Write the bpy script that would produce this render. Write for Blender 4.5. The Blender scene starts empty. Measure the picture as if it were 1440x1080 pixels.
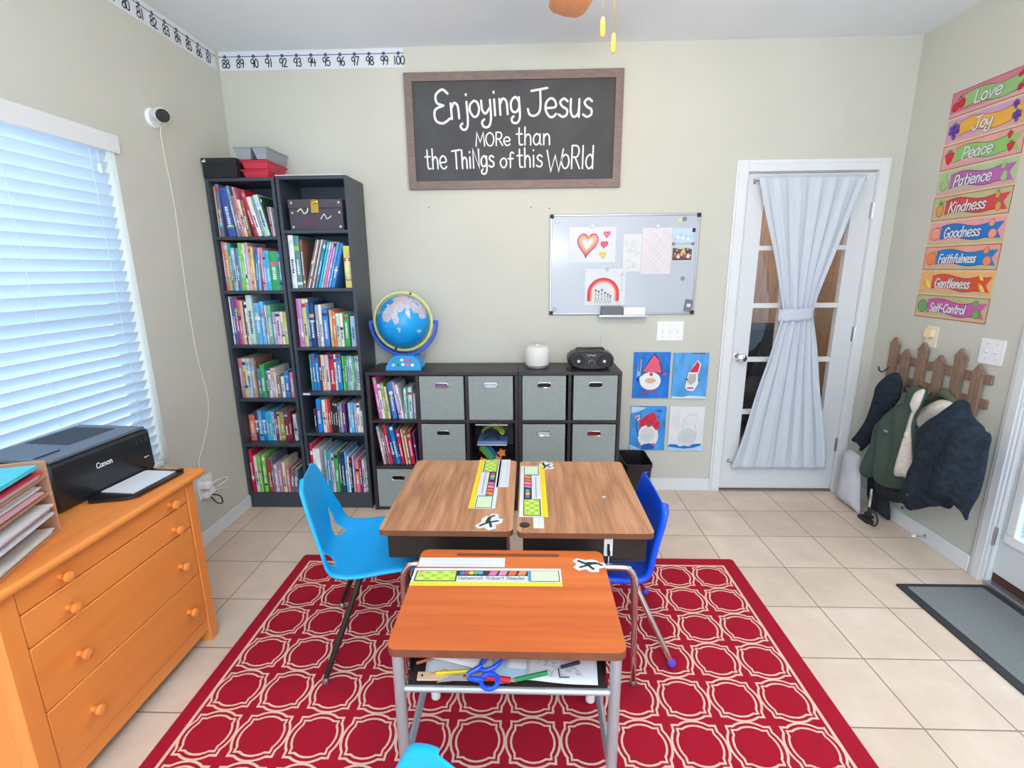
import bpy, bmesh, math, random
from mathutils import Vector, Matrix
from mathutils.geometry import delaunay_2d_cdt
random.seed(7)
SC = bpy.context.scene
COL = SC.collection
PI = math.pi
def R(d): return math.radians(d)

# ------------------------------------------------------------------ camera
CAM_H = 1.49414
YAW, PITCH, ROLL, FPX = -0.0335262379, 0.229878661, 0.00821913397, 689.949834
def cam_axes():
    cy, sy = math.cos(YAW), math.sin(YAW); cp, sp = math.cos(PITCH), math.sin(PITCH)
    cr, sr = math.cos(ROLL), math.sin(ROLL)
    fwd = Vector((sy*cp, cy*cp, -sp)); right = Vector((cy, -sy, 0)); down = fwd.cross(right)
    return right*cr + down*sr, -right*sr + down*cr, fwd
_r, _d, _f = cam_axes()
cd = bpy.data.cameras.new('camera'); cam = bpy.data.objects.new('camera', cd); COL.objects.link(cam)
m = Matrix.Identity(4)
for i in range(3):
    m[i][0], m[i][1], m[i][2] = _r[i], -_d[i], -_f[i]
m[2][3] = CAM_H
cam.matrix_world = m
cd.sensor_width = 36; cd.lens = FPX/1440*36; cd.clip_start = .02
SC.camera = cam

# ------------------------------------------------------------------ world, lights, exposure
SC.view_settings.view_transform = 'Standard'
SC.view_settings.look = 'None'
SC.view_settings.gamma = 1
SC.view_settings.exposure = -0.06
w = bpy.data.worlds.new('sky'); SC.world = w; w.use_nodes = True
bg = w.node_tree.nodes['Background']; bg.inputs['Color'].default_value = (.74, .88, 1, 1); bg.inputs['Strength'].default_value = 1.25
def area(name, loc, rot, sx, sy, power, col):
    l = bpy.data.lights.new(name, 'AREA'); l.shape = 'RECTANGLE'; l.size = sx; l.size_y = sy; l.energy = power; l.color = col
    o = bpy.data.objects.new(name, l); o.location = loc; o.rotation_euler = rot; COL.objects.link(o); return o
area('rear_fill', (.2, -2.55, 1.45), (R(101), 0, 0), 3.6, 2.3, 74, (.82, .915, 1))  # added soft fill across the open, unseen rear of the room
area('daylight_side_window', (-2.35, 1.35, 1.4), (0, R(-90), 0), 1.7, 1.9, 40, (.74, .88, 1))
area('daylight_patio_door', (2.75, 1.7, 1.3), (0, R(90), 0), 1.6, .9, 24, (.8, .92, 1))
area('ceiling_uplight_fill', (.1, -.7, 1.75), (R(166), 0, 0), .8, .5, 84, (.80, .92, 1))  # added light behind the camera, aimed up to brighten the ceiling
area('overhead_fill_rear', (.2, -1.2, 2.70), (0, 0, 0), .6, .6, 40, (.9, .92, .92))  # added overhead fill behind the camera, to even out the light

# ------------------------------------------------------------------ constants of the room
LW, RW, BW, CH = -1.81, 2.205, 3.171, 2.745
S = .3015

# ------------------------------------------------------------------ materials
def lin(h):
    h = h.lstrip('#'); c = [int(h[i:i+2], 16)/255 for i in (0, 2, 4)]
    return tuple(x/12.92 if x <= .04045 else ((x+.055)/1.055)**2.4 for x in c) + (1,)
MATS = {}
class NT:
    def __init__(s, name):
        s.m = bpy.data.materials.new(name); s.m.use_nodes = True; s.t = s.m.node_tree
        s.b = s.t.nodes['Principled BSDF']; s.out = s.t.nodes['Material Output']
    def n(s, typ, **kw):
        x = s.t.nodes.new(typ)
        for k, v in kw.items(): setattr(x, k, v)
        return x
    def l(s, a, b): s.t.links.new(a, b)
    def v(s, op, a, b=None, c=None, clamp=False):
        x = s.n('ShaderNodeMath', operation=op); x.use_clamp = clamp
        for i, q in enumerate((a, b, c)):
            if q is None: continue
            if isinstance(q, (int, float)): x.inputs[i].default_value = q
            else: s.l(q, x.inputs[i])
        return x.outputs[0]
    def mix(s, f, a, b):
        x = s.n('ShaderNodeMix', data_type='RGBA')
        for i, q in ((0, f), (6, a), (7, b)):
            if isinstance(q, (int, float, tuple)): x.inputs[i].default_value = q
            else: s.l(q, x.inputs[i])
        return x.outputs[2]
    def coord(s, kind='Object'):
        return s.n('ShaderNodeTexCoord').outputs[kind]
    def noise(s, vec, scale, detail=3, rough=.5, out='Fac'):
        x = s.n('ShaderNodeTexNoise'); x.inputs['Scale'].default_value = scale; x.inputs['Detail'].default_value = detail
        x.inputs['Roughness'].default_value = rough
        s.l(vec, x.inputs['Vector']); return x.outputs[out]
    def mapping(s, vec, scale=(1, 1, 1), loc=(0, 0, 0), rot=(0, 0, 0)):
        x = s.n('ShaderNodeMapping'); x.inputs['Scale'].default_value = scale; x.inputs['Location'].default_value = loc; x.inputs['Rotation'].default_value = rot
        s.l(vec, x.inputs['Vector']); return x.outputs[0]
    def bump(s, h, strength, dist=.002):
        x = s.n('ShaderNodeBump'); x.inputs['Strength'].default_value = strength; x.inputs['Distance'].default_value = dist
        s.l(h, x.inputs['Height']); s.l(x.outputs[0], s.b.inputs['Normal'])
    def ramp(s, f, stops):
        x = s.n('ShaderNodeValToRGB'); e = x.color_ramp.elements
        while len(e) < len(stops): e.new(.5)
        for q, (p, c) in zip(e, stops): q.position = p; q.color = lin(c) if isinstance(c, str) else c
        s.l(f, x.inputs[0]); return x.outputs[0]
def pm(name, col, rough=.55, metal=0, var=.07, scale=14, bump=0, bscale=120, stretch=(1, 1, 1), spec=.5, bdist=.002, coat=0):
    """a principled material whose colour wanders a little with a noise"""
    N = NT(name); c = lin(col); co = N.coord()
    mp = N.mapping(co, stretch)
    f = N.noise(mp, scale)
    a = tuple(x*(1-var) for x in c[:3])+(1,); b = tuple(min(1, x*(1+var)) for x in c[:3])+(1,)
    N.l(N.ramp(f, [(.3, a), (.7, b)]), N.b.inputs['Base Color'])
    N.b.inputs['Roughness'].default_value = rough; N.b.inputs['Metallic'].default_value = metal
    N.b.inputs['Specular IOR Level'].default_value = spec
    if coat: N.b.inputs['Coat Weight'].default_value = coat
    if bump: N.bump(N.noise(mp, bscale), bump, bdist)
    MATS[name] = N.m; return N.m
def MAT(k):
    if k not in MATS:
        if k[0] == '#': pm(k, k, rough=.6, var=.05, spec=.3)
        else: raise KeyError(k)
    return MATS[k]
pm('wall_paint', '#c6c7be', rough=.85, var=.02, scale=3, bump=.06, bscale=160, spec=.2)
pm('ceiling_paint', '#e4ebf2', rough=.9, var=.02, scale=3, bump=.08, bscale=120, spec=.2)
pm('white_trim', '#dde1e5', rough=.45, var=.015, scale=6)
pm('door_white', '#d6dbe0', rough=.4, var=.015, scale=5)
pm('bookcase_black', '#3a424e', rough=.4, var=.1, scale=30, stretch=(8, 8, 1), bump=.05, bscale=60)
pm('espresso', '#302c30', rough=.45, var=.1, scale=30, stretch=(1, 8, 8), bump=.05, bscale=60)
pm('grey_fabric', '#949e9d', rough=.95, var=.06, scale=60, bump=.35, bscale=420, spec=.15)
pm('chrome', '#d8d8da', rough=.12, metal=1, var=.03)
pm('steel', '#b9b9bd', rough=.3, metal=1, var=.05)
pm('silver_paint', '#b7bfc6', rough=.35, metal=.5, var=.05)
pm('black_metal', '#242321', rough=.38, var=.12, scale=8)
pm('black_plastic', '#1c1d20', rough=.32, var=.08, scale=12)
pm('printer_black', '#22252b', rough=.28, var=.08, scale=10)
pm('printer_top', '#5b646e', rough=.35, var=.06, scale=8)
pm('cyan_plastic', '#00a6ee', rough=.38, var=.03, scale=6, bump=.05, bscale=300)
pm('blue_plastic', '#0b52ea', rough=.36, var=.04, scale=6, bump=.05, bscale=300)
pm('white_plastic', '#eceef0', rough=.35, var=.02)
pm('paper', '#d6dbe2', rough=.8, var=.02, scale=9, spec=.2)
pm('paper_grey', '#d8dbe0', rough=.8, var=.03, scale=9, spec=.2)
pm('chalkboard', '#4f5154', rough=.8, var=.12, scale=5, spec=.2)
pm('chalk', '#e2e4e9', rough=.95, var=.12, scale=160, spec=.1)
pm('taupe_wood', '#7a6a66', rough=.6, var=.16, scale=18, stretch=(1, 6, 6), bump=.15, bscale=40)
pm('whiteboard', '#b4bdc9', rough=.16, var=.01)
pm('alu', '#b6b9c0', rough=.35, metal=.8, var=.04)
pm('rubber', '#222326', rough=.7, var=.1)
pm('curtain_white', '#c4cdd9', rough=.9, var=.015, scale=40, bump=.12, bscale=500, spec=.15)
pm('coat_olive', '#5a6353', rough=.85, var=.12, scale=24, bump=.25, bscale=160, spec=.15)
pm('knit_brown', '#8f7f72', rough=.95, var=.3, scale=60, stretch=(1, 1, 4), bump=.4, bscale=120, spec=.1)
pm('rack_wood', '#8a7060', rough=.75, var=.22, scale=16, stretch=(6, 6, 1), bump=.3, bscale=30)
pm('tray_wood', '#bf8f72', rough=.6, var=.14, scale=18, stretch=(1, 1, 7), bump=.1, bscale=30)
pm('coat_black', '#28313c', rough=.95, var=.3, scale=40, bump=.6, bscale=90, spec=.12, bdist=.004)
pm('coat_dark', '#24272e', rough=.75, var=.2, scale=18, bump=.25, bscale=60, spec=.25)
pm('coat_green', '#46574f', rough=.85, var=.12, scale=24, bump=.25, bscale=160, spec=.15)
pm('sherpa', '#d9d2c8', rough=.98, var=.08, scale=60, bump=.7, bscale=170, spec=.1, bdist=.004)
pm('brown_leather', '#4a2f27', rough=.6, var=.15)
pm('bag_grey', '#bdbfc8', rough=.85, var=.06, scale=9)
pm('mat_black', '#2c2d31', rough=.7, var=.1, scale=30)
pm('fan_wood', '#9c6b4c', rough=.4, var=.12, scale=10, stretch=(8, 1, 8))
pm('pull_wood', '#e6b84f', rough=.4, var=.06)
pm('brass', '#c9a24d', rough=.25, metal=1, var=.05)
pm('grey_plastic', '#8f979f', rough=.4, var=.05)
pm('red_plastic', '#c42b45', rough=.35, var=.05)
pm('globe_base', '#1592d4', rough=.35, var=.04)
pm('globe_arm', '#2f57c0', rough=.35, var=.05)
pm('globe_ring', '#c3cf86', rough=.4, var=.05)
pm('garage_wood', '#b1947c', rough=.7, var=.25, scale=7, stretch=(9, 9, .6), bump=.1, bscale=14)
pm('garage_floor', '#75695f', rough=.8, var=.1)
pm('cable_white', '#e6e3da', rough=.5, var=.02)

def m_glass(name, refl, tint=(1, 1, 1, 1)):
    N = NT(name); N.t.nodes.remove(N.b)
    a = N.n('ShaderNodeBsdfTransparent'); a.inputs[0].default_value = tint
    g = N.n('ShaderNodeBsdfGlossy'); g.inputs['Roughness'].default_value = .03
    lw = N.n('ShaderNodeLayerWeight'); lw.inputs['Blend'].default_value = .5
    fc = N.v('ADD', refl, N.v('MULTIPLY', N.v('POWER', lw.outputs['Facing'], 4.0), .5))
    mx = N.n('ShaderNodeMixShader'); N.l(fc, mx.inputs[0]); N.l(a.outputs[0], mx.inputs[1]); N.l(g.outputs[0], mx.inputs[2])
    N.l(mx.outputs[0], N.out.inputs[0]); MATS[name] = N.m
m_glass('glass', .05)
m_glass('clear_plastic', .03, (.95, .96, .98, 1))
m_glass('clear_blue', .03, (.66, .78, .98, 1))
def m_translucent(name, col, fac, rough=.4):
    N = NT(name); N.b.inputs['Base Color'].default_value = lin(col); N.b.inputs['Roughness'].default_value = rough
    f = N.noise(N.coord(), 8); N.l(N.ramp(f, [(.3, tuple(x*.98 for x in lin(col)[:3])+(1,)), (.7, lin(col))]), N.b.inputs['Base Color'])
    t = N.n('ShaderNodeBsdfTranslucent'); t.inputs[0].default_value = lin(col)
    mx = N.n('ShaderNodeMixShader'); mx.inputs[0].default_value = fac
    N.l(N.b.outputs[0], mx.inputs[1]); N.l(t.outputs[0], mx.inputs[2]); N.l(mx.outputs[0], N.out.inputs[0]); MATS[name] = N.m
m_translucent('blind_slat', '#dbe9f6', .40)
m_translucent('lid_blue', '#7ba3e6', .25)
m_translucent('frosted', '#f4f4f2', .3)
def m_emit(name, col, st):
    N = NT(name); N.b.inputs['Base Color'].default_value = lin(col); N.b.inputs['Emission Color'].default_value = lin(col); N.b.inputs['Emission Strength'].default_value = st
    MATS[name] = N.m
m_emit('lamp_glass', '#ffe2b8', 3)

def m_floor():
    N = NT('floor_tile'); co = N.coord(); sp = N.n('ShaderNodeSeparateXYZ'); N.l(co, sp.inputs[0])
    u = N.v('DIVIDE', N.v('SUBTRACT', sp.outputs[0], 1.009677-3*S*4), S); v = N.v('DIVIDE', N.v('SUBTRACT', sp.outputs[1], 2.871867-3*S*8), S)
    fu, fv = N.v('FRACT', u), N.v('FRACT', v)
    du = N.v('MINIMUM', fu, N.v('SUBTRACT', 1, fu)); dv = N.v('MINIMUM', fv, N.v('SUBTRACT', 1, fv))
    d = N.v('MINIMUM', du, dv)
    mr = N.n('ShaderNodeMapRange', interpolation_type='SMOOTHSTEP'); mr.inputs[1].default_value = .0055; mr.inputs[2].default_value = .011
    N.l(d, mr.inputs[0]); tile = mr.outputs[0]
    cx = N.n('ShaderNodeCombineXYZ'); N.l(N.v('FLOOR', u), cx.inputs[0]); N.l(N.v('FLOOR', v), cx.inputs[1])
    wn = N.n('ShaderNodeTexWhiteNoise'); N.l(cx.outputs[0], wn.inputs[0])
    n1 = N.noise(co, 5, 5, .6); n2 = N.noise(co, 45, 3)
    f = N.v('ADD', N.v('MULTIPLY', n1, .75), N.v('ADD', N.v('MULTIPLY', wn.outputs[0], .18), N.v('MULTIPLY', n2, .12)))
    c = N.ramp(f, [(.32, '#cfbba8'), (.55, '#dac6b4'), (.75, '#e2d1c2')])
    N.l(N.mix(tile, lin('#8f7a68'), c), N.b.inputs['Base Color'])
    N.b.inputs['Roughness'].default_value = .38; N.b.inputs['Specular IOR Level'].default_value = .35
    N.bump(N.v('ADD', tile, N.v('MULTIPLY', n2, .12)), .35, .002); MATS['floor_tile'] = N.m
m_floor()
RUG = (-1.2, 1.067, .35, 2.325)   # x0 x1 y0 y1
def m_rug():
    N = NT('rug_weave'); co = N.coord(); sp = N.n('ShaderNodeSeparateXYZ'); N.l(co, sp.inputs[0]); X, Y = sp.outputs[0], sp.outputs[1]
    c = .17842; x1, y1 = .996, 2.262; x0 = x1-12*c
    u = N.v('SUBTRACT', N.v('FRACT', N.v('DIVIDE', N.v('SUBTRACT', X, x0), c)), .5)
    v = N.v('SUBTRACT', N.v('FRACT', N.v('DIVIDE', N.v('SUBTRACT', Y, y1-20*c), c)), .5)
    jit = N.noise(co, 260, 2)
    au, av = N.v('ABSOLUTE', u), N.v('ABSOLUTE', v)
    ln = N.v('SQRT', N.v('ADD', N.v('MULTIPLY', u, u), N.v('MULTIPLY', v, v))); mx = N.v('MAXIMUM', au, av)
    def edge(r, s, w):
        d = N.v('MINIMUM', N.v('SUBTRACT', ln, r), N.v('SUBTRACT', mx, s))
        d = N.v('ADD', d, N.v('MULTIPLY', N.v('SUBTRACT', jit, .5), .02))
        return N.v('LESS_THAN', N.v('ABSOLUTE', d), w)
    pat = N.v('MAXIMUM', edge(.487, .398, .021), edge(.392, .322, .019))
    bx = N.v('MINIMUM', N.v('SUBTRACT', X, x0), N.v('SUBTRACT', x1, X)); by = N.v('SUBTRACT', y1, Y)
    b = N.v('MINIMUM', bx, by); inside = N.v('GREATER_THAN', b, 0)
    line = N.v('LESS_THAN', N.v('ABSOLUTE', N.v('SUBTRACT', b, .000)), .0055)
    fac = N.v('MAXIMUM', N.v('MULTIPLY', pat, inside), line)
    n1 = N.noise(co, 420, 2); n2 = N.noise(co, 6, 3)
    red = N.mix(n1, lin('#8c1022'), lin('#b81e38')); red = N.mix(N.v('MULTIPLY', n2, .35), red, lin('#a81a30'))
    cr = N.mix(n1, lin('#dcae98'), lin('#f2d3c0'))
    N.l(N.mix(fac, red, cr), N.b.inputs['Base Color']); N.b.inputs['Roughness'].default_value = .95; N.b.inputs['Specular IOR Level'].default_value = .15
    N.bump(N.v('ADD', n1, N.v('MULTIPLY', fac, .5)), .5, .003); MATS['rug_weave'] = N.m
m_rug()
def m_wood(name, cols, axis, scale=3.2, dist=4, rough=.4, fine=.25, bump=.05):
    """wood with grain lines running along one axis (0 x, 1 y, 2 z)"""
    N = NT(name); co = N.coord()
    st = [1, 1, 1]; st[axis] = .09
    mp = N.mapping(co, tuple(st))
    n1 = N.noise(mp, scale*2.2, 4, .6)
    mp2 = N.mapping(co, tuple(1 if i != axis else .03 for i in range(3)))
    n2 = N.noise(mp2, scale*30, 3, .6)
    wv = N.v('FRACT', N.v('MULTIPLY', n1, dist)); wv = N.v('ABSOLUTE', N.v('SUBTRACT', N.v('MULTIPLY', wv, 2), 1))
    f = N.v('ADD', N.v('MULTIPLY', wv, 1-fine), N.v('MULTIPLY', n2, fine))
    N.l(N.ramp(f, [(.1, cols[0]), (.5, cols[1]), (.9, cols[2])]), N.b.inputs['Base Color'])
    N.b.inputs['Roughness'].default_value = rough; N.b.inputs['Specular IOR Level'].default_value = .4
    if bump: N.bump(f, bump, .001)
    MATS[name] = N.m
m_wood('laminate', ('#916649', '#b5815c', '#c89872'), 1, 3.6, 5, .42, .45)
m_wood('orange_top', ('#b9582a', '#d06d33', '#e08446'), 0, 1.7, 3, .36, .4)
m_wood('pine', ('#d27630', '#e2863d', '#ea944b'), 1, 1.3, 2, .42, .35)
m_wood('pine_end', ('#d27630', '#e2863d', '#ea944b'), 2, 1.3, 2, .42, .35)
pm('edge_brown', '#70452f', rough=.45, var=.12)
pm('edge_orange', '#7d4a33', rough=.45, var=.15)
def m_globe():
    N = NT('globe_map'); co = N.coord()
    n = N.noise(N.mapping(co, loc=(3.1, 1.7, .4)), 9.5, 4, .5); sp = N.n('ShaderNodeSeparateXYZ'); N.l(co, sp.inputs[0])
    f = N.v('ADD', n, N.v('MULTIPLY', sp.outputs[2], 1.5))
    land = N.ramp(N.noise(co, 26, 2), [(.3, '#9fb7d6'), (.42, '#c9cad0'), (.5, '#b3a9cf'), (.58, '#d9b9a8'), (.7, '#8fc3b0')])
    N.l(N.mix(N.v('GREATER_THAN', f, .63), lin('#0f9be6'), land), N.b.inputs['Base Color']); N.b.inputs['Roughness'].default_value = .3; MATS['globe_map'] = N.m
m_globe()
def m_mat():
    N = NT('mat_ribbed'); co = N.coord(); sp = N.n('ShaderNodeSeparateXYZ'); N.l(co, sp.inputs[0])
    s = N.v('SINE', N.v('MULTIPLY', N.v('ADD', sp.outputs[0], sp.outputs[1]), 900)); n = N.noise(co, 300, 2)
    f = N.v('ADD', N.v('MULTIPLY', s, .25), n)
    N.l(N.ramp(f, [(.3, '#666b6c'), (.7, '#868b8c')]), N.b.inputs['Base Color']); N.b.inputs['Roughness'].default_value = .9; N.bump(f, .4); MATS['mat_ribbed'] = N.m
m_mat()

# ------------------------------------------------------------------ mesh builder
class MB:
    def __init__(s): s.v = []; s.f = []; s.m = []
    def add(s, vs, fs, mat):
        o = len(s.v); s.v += [Vector(p) for p in vs]; s.f += [tuple(i+o for i in f) for f in fs]; s.m += [mat]*len(fs); return s
    def box(s, a, b, mat, rz=0, M=None):
        x0, y0, z0 = a; x1, y1, z1 = b
        vs = [Vector(p) for p in ((x0,y0,z0),(x1,y0,z0),(x1,y1,z0),(x0,y1,z0),(x0,y0,z1),(x1,y0,z1),(x1,y1,z1),(x0,y1,z1))]
        if M is not None: vs = [M @ p for p in vs]
        return s.add(vs, [(3,2,1,0),(4,5,6,7),(0,1,5,4),(1,2,6,5),(2,3,7,6),(3,0,4,7)], mat)
    def taper(s, a, b, inset, mat):
        """box whose bottom is inset"""
        x0, y0, z0 = a; x1, y1, z1 = b; i = inset
        return s.add([(x0+i,y0+i,z0),(x1-i,y0+i,z0),(x1-i,y1-i,z0),(x0+i,y1-i,z0),(x0,y0,z1),(x1,y0,z1),(x1,y1,z1),(x0,y1,z1)],
                     [(3,2,1,0),(4,5,6,7),(0,1,5,4),(1,2,6,5),(2,3,7,6),(3,0,4,7)], mat)
    def prism(s, poly, O, U, V, N, t, mat, side=None):
        """polygon (u,v) list extruded by t along N"""
        O, U, V, N = Vector(O), Vector(U), Vector(V), Vector(N); n = len(poly)
        vs = [O+U*p[0]+V*p[1] for p in poly]; vs += [p+N*t for p in vs]
        s.add(vs, [tuple(range(n))[::-1], tuple(range(n, 2*n))], mat)
        return s.add(vs, [(i, (i+1) % n, n+(i+1) % n, n+i) for i in range(n)], side or mat)
    def tube(s, path, r, mat, n=10, cap=True, closed=False):
        P = [Vector(p) for p in path]; k = len(P); rs = r if isinstance(r, (list, tuple)) else [r]*k
        T = []
        for i in range(k):
            if closed: T.append((P[(i+1) % k]-P[i-1]).normalized())
            else: T.append((P[min(i+1, k-1)]-P[max(i-1, 0)]).normalized())
        u = T[0].orthogonal().normalized(); vs = []
        for i in range(k):
            u = (u-T[i]*u.dot(T[i])).normalized(); w_ = T[i].cross(u)
            vs += [P[i]+(u*math.cos(2*PI*j/n)+w_*math.sin(2*PI*j/n))*rs[i] for j in range(n)]
        fs = [(i*n+j, i*n+(j+1) % n, ((i+1) % k)*n+(j+1) % n, ((i+1) % k)*n+j) for i in range(k if closed else k-1) for j in range(n)]
        if cap and not closed: fs += [tuple(range(n))[::-1], tuple((k-1)*n+j for j in range(n))]
        return s.add(vs, fs, mat)
    def lathe(s, prof, O, mat, n=24, A=None):
        """profile (r,h) turned about the axis A through O"""
        A = Vector(A or (0, 0, 1)).normalized(); u = A.orthogonal().normalized(); w_ = A.cross(u); O = Vector(O)
        vs = []
        for r, h in prof:
            vs += [O+A*h+(u*math.cos(2*PI*j/n)+w_*math.sin(2*PI*j/n))*max(r, 1e-5) for j in range(n)]
        k = len(prof)
        fs = [(i*n+j, i*n+(j+1) % n, (i+1)*n+(j+1) % n, (i+1)*n+j) for i in range(k-1) for j in range(n)]
        if prof[0][0] > 1e-4: fs.append(tuple(range(n))[::-1])
        if prof[-1][0] > 1e-4: fs.append(tuple((k-1)*n+j for j in range(n)))
        return s.add(vs, fs, mat)
    def ball(s, c, r, mat, n=20):
        rr = r if isinstance(r, tuple) else (r, r, r); c = Vector(c); k = n//2
        vs = []
        for i in range(k+1):
            a = PI*i/k
            vs += [c+Vector((rr[0]*max(math.sin(a), 1e-4)*math.cos(2*PI*j/n), rr[1]*max(math.sin(a), 1e-4)*math.sin(2*PI*j/n), rr[2]*math.cos(a))) for j in range(n)]
        return s.add(vs, [((i+1)*n+j, (i+1)*n+(j+1) % n, i*n+(j+1) % n, i*n+j) for i in range(k) for j in range(n)], mat)
    def grid(s, fn, nu, nv, mat):
        vs = [fn(i/nu, j/nv) for i in range(nu+1) for j in range(nv+1)]
        return s.add(vs, [(i*(nv+1)+j, (i+1)*(nv+1)+j, (i+1)*(nv+1)+j+1, i*(nv+1)+j+1) for i in range(nu) for j in range(nv)], mat)
    def build(s, name, parent=None, local=False, smooth=True, bevel=0, seg=2, solid=0, subsurf=0, ang=35, weld=False, off=0):
        me = bpy.data.meshes.new(name)
        inv = Matrix.Identity(4)
        if parent is not None and not local: inv = world(parent).inverted()
        base = Vector((0, 0, 0))
        me.from_pydata([inv @ p for p in s.v], [], s.f)
        keys = list(dict.fromkeys(s.m))
        for k in keys: me.materials.append(MAT(k))
        ix = {k: i for i, k in enumerate(keys)}
        me.polygons.foreach_set('material_index', [ix[k] for k in s.m])
        if weld:
            b = bmesh.new(); b.from_mesh(me); bmesh.ops.remove_doubles(b, verts=b.verts, dist=1e-5)
            bmesh.ops.recalc_face_normals(b, faces=b.faces); b.to_mesh(me); b.free()
        if smooth:
            me.polygons.foreach_set('use_smooth', [True]*len(me.polygons)); me.set_sharp_from_angle(angle=R(ang))
        me.update()
        o = bpy.data.objects.new(name, me); COL.objects.link(o)
        if parent is not None: o.parent = parent
        if solid:
            q = o.modifiers.new('thickness', 'SOLIDIFY'); q.thickness = solid; q.offset = off
        if bevel:
            q = o.modifiers.new('edge', 'BEVEL'); q.width = bevel; q.segments = seg; q.limit_method = 'ANGLE'; q.angle_limit = R(40)
        if subsurf:
            q = o.modifiers.new('smooth', 'SUBSURF'); q.levels = subsurf; q.render_levels = subsurf
        return o
def world(o):
    M_ = Matrix.LocRotScale(o.location, o.rotation_euler, None)
    return world(o.parent) @ M_ if o.parent else M_
def tag(o, label, cat, group=None):
    o['label'] = label; o['category'] = cat
    if group: o['group'] = group
    return o
def thing(name, label, cat, loc, rz=0, group=None):
    o = bpy.data.objects.new(name, None); o.empty_display_size = .05; COL.objects.link(o); o.location = loc; o.rotation_euler = (0, 0, rz)
    return tag(o, label, cat, group)
def one(mb, name, label, cat, group=None, **kw):
    return tag(mb.build(name, **kw), label, cat, group)
def struct(mb, name, **kw):
    o = mb.build(name, **kw)
    if o.parent is None: o['kind'] = 'structure'
    return o
def copy_tree(o, parent=None):
    c = o.copy(); COL.objects.link(c)
    if parent is not None: c.parent = parent
    for ch in list(o.children): copy_tree(ch, c)
    return c
def rrect(x0, y0, x1, y1, r, n=5):
    out = []
    for cx, cy, a in ((x1-r, y0+r, -90), (x1-r, y1-r, 0), (x0+r, y1-r, 90), (x0+r, y0+r, 180)):
        out += [(cx+r*math.cos(R(a+90*i/n)), cy+r*math.sin(R(a+90*i/n))) for i in range(n+1)]
    return out
def smoothpath(pts, n=6, closed=False):
    P = [Vector(p) for p in pts]; k = len(P); out = []
    for i in range(k if closed else k-1):
        if closed: a, b, c, d = P[i-1], P[i], P[(i+1) % k], P[(i+2) % k]
        else: a, b, c, d = P[max(i-1, 0)], P[i], P[i+1], P[min(i+2, k-1)]
        for j in range(n):
            t = j/n
            out.append(.5*((2*b)+(c-a)*t+(2*a-5*b+4*c-d)*t*t+(3*b-a-3*c+d)*t**3))
    if not closed: out.append(P[-1])
    return out

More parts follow.
